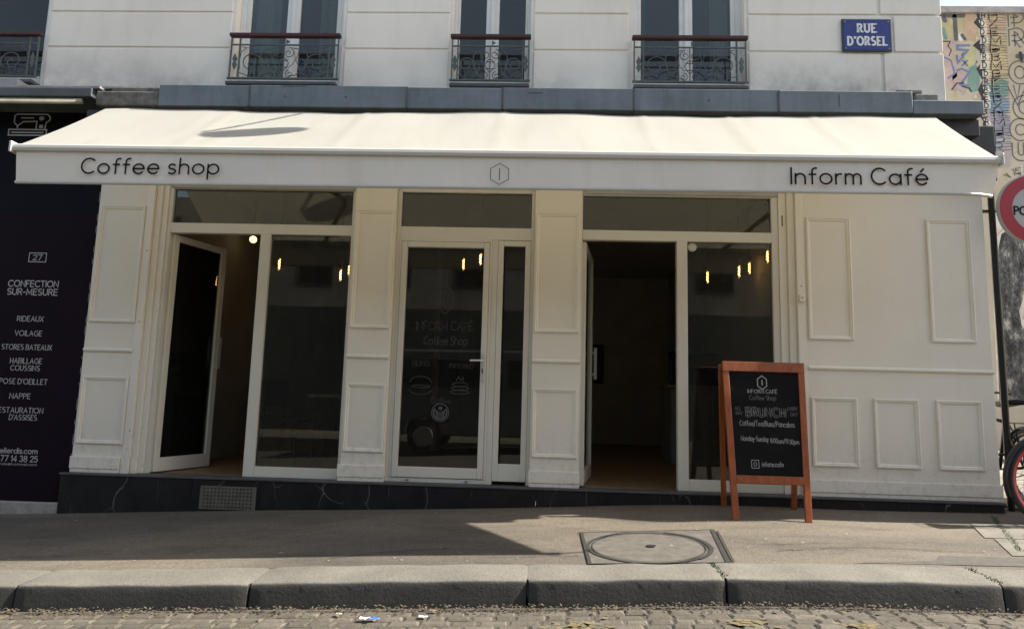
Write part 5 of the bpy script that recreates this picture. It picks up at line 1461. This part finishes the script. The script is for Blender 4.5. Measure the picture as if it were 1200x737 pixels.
pendant([(-2.893, 1.2, 2.36, 'filament pendant hanging alone behind the left window, left of its pair'), (-2.196, 1.2, 2.25, 'lower pendant of the close pair behind the left window'), (-2.118, 1.25, 2.32, 'higher pendant of the close pair behind the left window'),
         (-0.832, 1.2, 2.40, 'filament pendant seen through the door glass, the lower of two'), (-0.646, 1.2, 2.46, 'filament pendant at the top right corner of the door glass'),
         (1.833, 1.2, 2.31, 'lowest filament pendant behind the right window'), (2.173, 1.2, 2.38, 'second pendant from the left behind the right window'), (2.30, 1.25, 2.43, 'third pendant from the left behind the right window'), (2.34, 0.80, 2.46, 'pendant nearest the right edge of the right window')])
gl_ = thing('globe_lamp', 'round glowing globe lamp above the open left door', 'globe lamp', (-3.40, 1.62, 2.70))
mb = MB(); mb.lathe((-3.40, 1.62, 2.72), [(0, -.042)] + [(.042 * math.sin(PI * k / 12), -.042 * math.cos(PI * k / 12)) for k in range(1, 12)] + [(0, .042)], 20); obj('globe', mb, M['globe'], gl_, smooth=True)
mb = MB(); mb.tube([(-3.40, 1.62, 2.80), (-3.40, 1.62, 3.2)], .005, 6); obj('cord', mb, M['black_rubber'], gl_)
BR = M['black_rubber']
def table(name, label, x, y, w_, d_):
    t = thing(name, label, 'table', (x, y, .168), 'tables in the cafe')
    mb = MB(); mb.box(x - w_ / 2, x + w_ / 2, y - d_ / 2, y + d_ / 2, .885, .92); obj('tabletop', mb, M['wood_table'], t, bev=.006)
    for sx_ in (-1, 1):
        for sy__ in (-1, 1):
            mb = MB(); cx, cy = x + sx_ * (w_ / 2 - .06), y + sy__ * (d_ / 2 - .06); mb.box(cx - .02, cx + .02, cy - .02, cy + .02, .168, .884); obj('leg', mb, BR, t)
    return t
table('cafe_table', 'cafe table with a pale wooden top behind the left window', -2.02, 1.35, .80, .65)
def chair(label, x, y, rz):
    t = thing('cafe_chair', label, 'chair', (0, 0, 0), 'dark cafe chairs')
    mb = MB(); mb.box(-.22, .22, -.22, .22, .44, .48); obj('seat', mb, BR, t, bev=.012)
    mb = MB(); mb.box(-.21, .21, .19, .215, .62, .90); obj('backrest', mb, BR, t, bev=.012)
    for a in (-1, 1):
        for b in (-1, 1):
            mb = MB(); mb.tube([(a * .19, b * .19, .44), (a * .21, b * .22, 0)], .014, 6)
            if b > 0: mb.tube([(a * .19, .195, .48), (a * .19, .205, .64)], .012, 6)
            obj('leg', mb, BR, t)
    t.location = (x, y, .168); t.rotation_euler = (0, 0, rz); return t
chair('dark cafe chair left of the table behind the left window', -2.75, 1.45, R(80)); chair('dark cafe chair behind the table in the left window', -2.0, 2.0, R(5)); chair('dark cafe chair just inside the open left door', -3.15, 1.95, R(35))
ct = thing('service_counter', 'dark service counter behind the right window', 'counter', (1.75, 2.4, .168))
mb = MB(); mb.box(1.72, 2.38, 2.6, 3.25, .168, 1.12); obj('counter_body', mb, M['dark_room'], ct, bev=.006)
mb = MB(); mb.box(1.67, 2.39, 2.55, 3.30, 1.1205, 1.16); obj('worktop', mb, M['wood_table'], ct, bev=.006)
mb = MB()
for k in range(4): mb.box(1.74 + k * .16, 1.88 + k * .16, 2.588, 2.5995, .26, 1.05)
obj('counter_panel', mb, M['dark_room'], ct, bev=.004)
cg = thing('coffee_grinder', 'dark coffee grinder with a wide hopper on the counter', 'grinder', (1.86, 2.85, 1.16))
mb = MB(); mb.box(1.77, 1.95, 2.72, 2.92, 1.161, 1.20); mb.box(1.80, 1.92, 2.78, 2.90, 1.2005, 1.42); obj('body', mb, BR, cg, bev=.01)
mb = MB(); mb.lathe((1.86, 2.83, 1.421), [(0, 0), (.05, 0), (.12, .12), (.13, .15), (.13, .17), (0, .175)], 20); obj('hopper', mb, BR, cg, smooth=True)
em = thing('espresso_machine', 'boxy espresso machine at the right end of the counter', 'coffee machine', (2.2, 2.9, 1.16))
mb = MB(); mb.box(2.02, 2.37, 2.75, 3.18, 1.161, 1.24); mb.box(2.02, 2.37, 2.92, 3.18, 1.2405, 1.40); mb.box(2.02, 2.37, 2.72, 3.18, 1.4005, 1.58); obj('body', mb, BR, em, bev=.012)
for x in (2.11, 2.28):
    mb = MB(); mb.lathe((x, 2.82, 1.36), [(0, 0), (.035, 0), (.035, .04), (0, .04)], 14); mb.tube([(x, 2.80, 1.365), (x, 2.67, 1.35)], .012, 8); obj('portafilter', mb, BR, em)
sh = thing('wall_shelf', 'shelf unit with jars on the back wall seen through the door', 'shelf', (-2.6, 6.0, 1.2))
mb = MB()
for z in (1.2, 1.7, 2.2): mb.box(-3.3, -1.9, 5.9, 6.199, z, z + .03)
obj('shelf_board', mb, M['wood_table'], sh)
pc = thing('wall_picture', 'framed picture on the wall inside the right door', 'picture', (0.9, 6.15, 1.6))
mb = MB(); mb.frame(0.78, 1.22, 1.25, 1.95, .03, 6.16, 6.199); obj('frame', mb, BR, pc)
mb = MB(); mb.box(0.81, 1.19, 6.18, 6.198, 1.28, 1.92); obj('print', mb, M['sp_grey'], pc)

# ------------------------------------------------------------------ scraps in the gutter
def scrap(x, y, s, mat, lab):
    mb = MB(); n = 5; z0 = roadz(x, y) + .012; i = len(mb.v)
    for a in range(n + 1):
        for b in range(n + 1):
            mb.v.append((x + (a / n - .5) * s * 1.8, y + (b / n - .5) * s, z0 + random.uniform(0, s * .30)))
    for a in range(n):
        for b in range(n): mb.f.append((i + a * (n + 1) + b, i + (a + 1) * (n + 1) + b, i + (a + 1) * (n + 1) + b + 1, i + a * (n + 1) + b + 1)); mb.m.append(0)
    tag(obj('litter_scrap', mb, mat, fix=False), lab, 'litter', 'scraps in the gutter')
blue = paint('blue_wrapper', (0.06, 0.14, 0.40), 0.5, 0.3, 20, .05, 40)
scrap(-0.81, -2.36, .035, blue, 'blue crumpled wrapper in the gutter'); scrap(-0.86, -2.355, .028, M['enamel_white'], 'white paper scrap touching the blue wrapper')
scrap(-0.56, -2.33, .026, M['enamel_white'], 'small white scrap right of the blue wrapper'); scrap(-0.52, -2.235, .024, M['yellow_paint'], 'yellow leaf scrap against the kerb')
scrap(-1.02, -2.27, .018, M['poster'], 'beige crumb scrap left of the blue wrapper')

# ------------------------------------------------------------------ unseen wall lantern added above the frame to cast the oval shadow on the awning
wl_ = thing('added_lantern', 'unseen flat oval lantern on a thin wall bracket, added for its shadow on the awning', 'street lamp', (0.45, 0.1, 5.6))
mb = MB(); mb.tube([(0.42, 0.10, 5.60), (0.30, -0.86, 5.60)], .016, 8); mb.lathe((0.42, 0.098, 5.60), [(0, -.03), (.06, -.03), (.06, 0)], 14, axis='y'); obj('bracket', mb, M['iron'], wl_)
mb = MB()
rz_ = R(14); cxL, cyL, czL = 0.628, -0.815, 5.565
for k in range(36):
    a = 2 * PI * k / 36; u, v = .33 * math.cos(a), .135 * math.sin(a)
    mb.v.append((cxL + u * math.cos(rz_) - v * math.sin(rz_) , cyL + u * math.sin(rz_) + v * math.cos(rz_), czL))
for k in range(36):
    a = 2 * PI * k / 36; u, v = .27 * math.cos(a), .10 * math.sin(a)
    mb.v.append((cxL + u * math.cos(rz_) - v * math.sin(rz_), cyL + u * math.sin(rz_) + v * math.cos(rz_), czL + .07))
for k in range(36): mb.f.append((k, (k + 1) % 36, 36 + (k + 1) % 36, 36 + k)); mb.m.append(0)
mb.f.append(tuple(range(36))); mb.m.append(0); mb.f.append(tuple(36 + k for k in range(36))); mb.m.append(0)
obj('lantern_head', mb, M['iron'], wl_)

# ------------------------------------------------------------------ column added off to the right for the wall's shadow strip; what stands across the street
ac = thing('added_shade_column', 'unseen round green column with posters, added beyond the right edge to shade the strip by the wall', 'added shade column', (5.75, 0.28, 0.1))
cx, cy = 5.75, 0.28; cz = lat(5.75)
mb = MB(); mb.lathe((cx, cy, cz), [(0, -.1), (.70, -.1), (.70, .35), (.64, .40)], 32); mb.lathe((cx, cy, cz), [(.66, 3.6), (.74, 3.65), (.74, 4.05), (.66, 4.1), (.60, 4.3), (.40, 4.46), (.12, 4.55), (0, 4.56)], 64); obj('cap_and_base', mb, M['column_green'], ac, smooth=False)
mb = MB(); mb.lathe((cx, cy, cz), [(.64, .40), (.64, 3.60)], 32); dr = obj('poster_drum', mb, M['column_green'], ac, smooth=True)
PM = [paint('poster_' + n_, c_, 0.6, 0.12, 3, 0.03, 30) for n_, c_ in (('ochre', (0.42, 0.26, 0.08)), ('slate', (0.10, 0.15, 0.20)), ('cream', (0.52, 0.47, 0.38)), ('brick', (0.30, 0.08, 0.05)), ('sage', (0.17, 0.22, 0.15)))]
for k in range(6):
    a0 = 2 * PI * k / 6
    for z0, z1 in ((.62, 1.95), (2.10, 3.45)):
        mb = MB(); mb.lathe((cx, cy, cz), [(.645, z0), (.645, z1)], 10, a0=a0 + .06, a1=a0 + .98); po = obj('poster', mb, PM[(k * 2 + int(z0)) % 5], ac, smooth=True, fix=False)
        mb = MB(); zz = z0 + .18 + .12 * (k % 3); mb.lathe((cx, cy, cz), [(.648, zz), (.648, zz + .55)], 8, a0=a0 + .20, a1=a0 + .84); obj('poster_block', mb, PM[(k * 2 + int(z0) + 2) % 5], po, smooth=True, fix=False)
obj('opposite_pavement', (lambda m: (m.box(-30, 30, -30, -9.2, -0.9, -0.10), m)[1])(MB()), M['asphalt'], kind='structure')
ob = thing('opposite_building', 'stone building with dark shopfronts across the street', 'building', (0, -12.5, -.1))
mb = MB(); mb.box(-26, 26, -20, -12.5, 3.4, 6.6); obj('stone_facade', mb, M['opp_wall'], ob)
mb = MB(); mb.box(-26, 26, -20, -12.45, -.1, 3.4); obj('dark_shopfront', mb, M['opp_dark'], ob)
for fl in range(1):
    for k in range(-10, 11):
        x = k * 2.3 + .4; z = 4.0 + fl * 3.2
        mb = MB(); mb.frame(x - .55, x + .55, z, z + 2.0, .08, -12.499, -12.44); wf = obj('window', mb, M['opp_dark'], ob)
        mb = MB(); mb.box(x - .47, x + .47, -12.4985, -12.48, z + .08, z + 1.92); obj('pane', mb, M['opp_glass'], wf)
def van(x0, y0):
    t = thing('parked_van', 'grey panel van parked along the opposite kerb', 'van', (x0, y0, -.2))
    zb = -.19; L, Wd = 5.0, 1.95
    side = [(0, .35), (0, 1.75), (.10, 2.05), (3.45, 2.08), (4.05, 1.35), (4.85, 1.08), (5.0, .80), (5.0, .35), (4.55, .35), (4.5, .62), (4.25, .74), (3.95, .62), (3.88, .35), (1.20, .35), (1.15, .62), (.88, .74), (.60, .62), (.52, .35)]
    mb = MB(); mb.poly([(x0 + a, zb + b) for a, b in side], y0, y0 + Wd); obj('body', mb, M['van_paint'], t, bev=.05)
    mb = MB(); mb.poly([(x0 + a, zb + b) for a, b in ((2.55, 1.32), (2.55, 1.88), (3.40, 1.88), (3.85, 1.32))], y0 + Wd + .001, y0 + Wd + .012); obj('side_window', mb, M['opp_glass'], t)
    mb = MB(); mb.box(x0 + .1, x0 + 2.4, y0 + Wd + .001, y0 + Wd + .012, zb + 1.32, zb + 1.86); obj('rear_side_window', mb, M['opp_glass'], t)
    for wx in (.88, 4.22):
        for wy in (y0 + .12, y0 + Wd - .10):
            mb = MB(); mb.lathe((x0 + wx, wy, zb + .33), [(.0, -.10), (.25, -.10), (.33, -.08), (.33, .08), (.25, .10), (0, .10)], 24, axis='y'); wh = obj('wheel', mb, BR, t)
            mb = MB(); mb.lathe((x0 + wx, wy, zb + .33), [(.0, .108), (.19, .108), (.20, .101)], 20, axis='y'); obj('rim', mb, M['chrome'], wh)
    for hy in (.2, 1.55):
        mb = MB(); mb.box(x0 + 4.90, x0 + 5.01, y0 + hy, y0 + hy + .22, zb + .80, zb + .95); obj('headlight', mb, M['enamel_white'], t)
    mb = MB(); mb.box(x0 - .02, x0 + .04, y0 + .1, y0 + Wd - .1, zb + .38, zb + .55); mb.box(x0 + 4.97, x0 + 5.06, y0 + .1, y0 + Wd - .1, zb + .38, zb + .55); obj('bumper', mb, BR, t)
    return t
van(-3.1, -9.15 + .1)
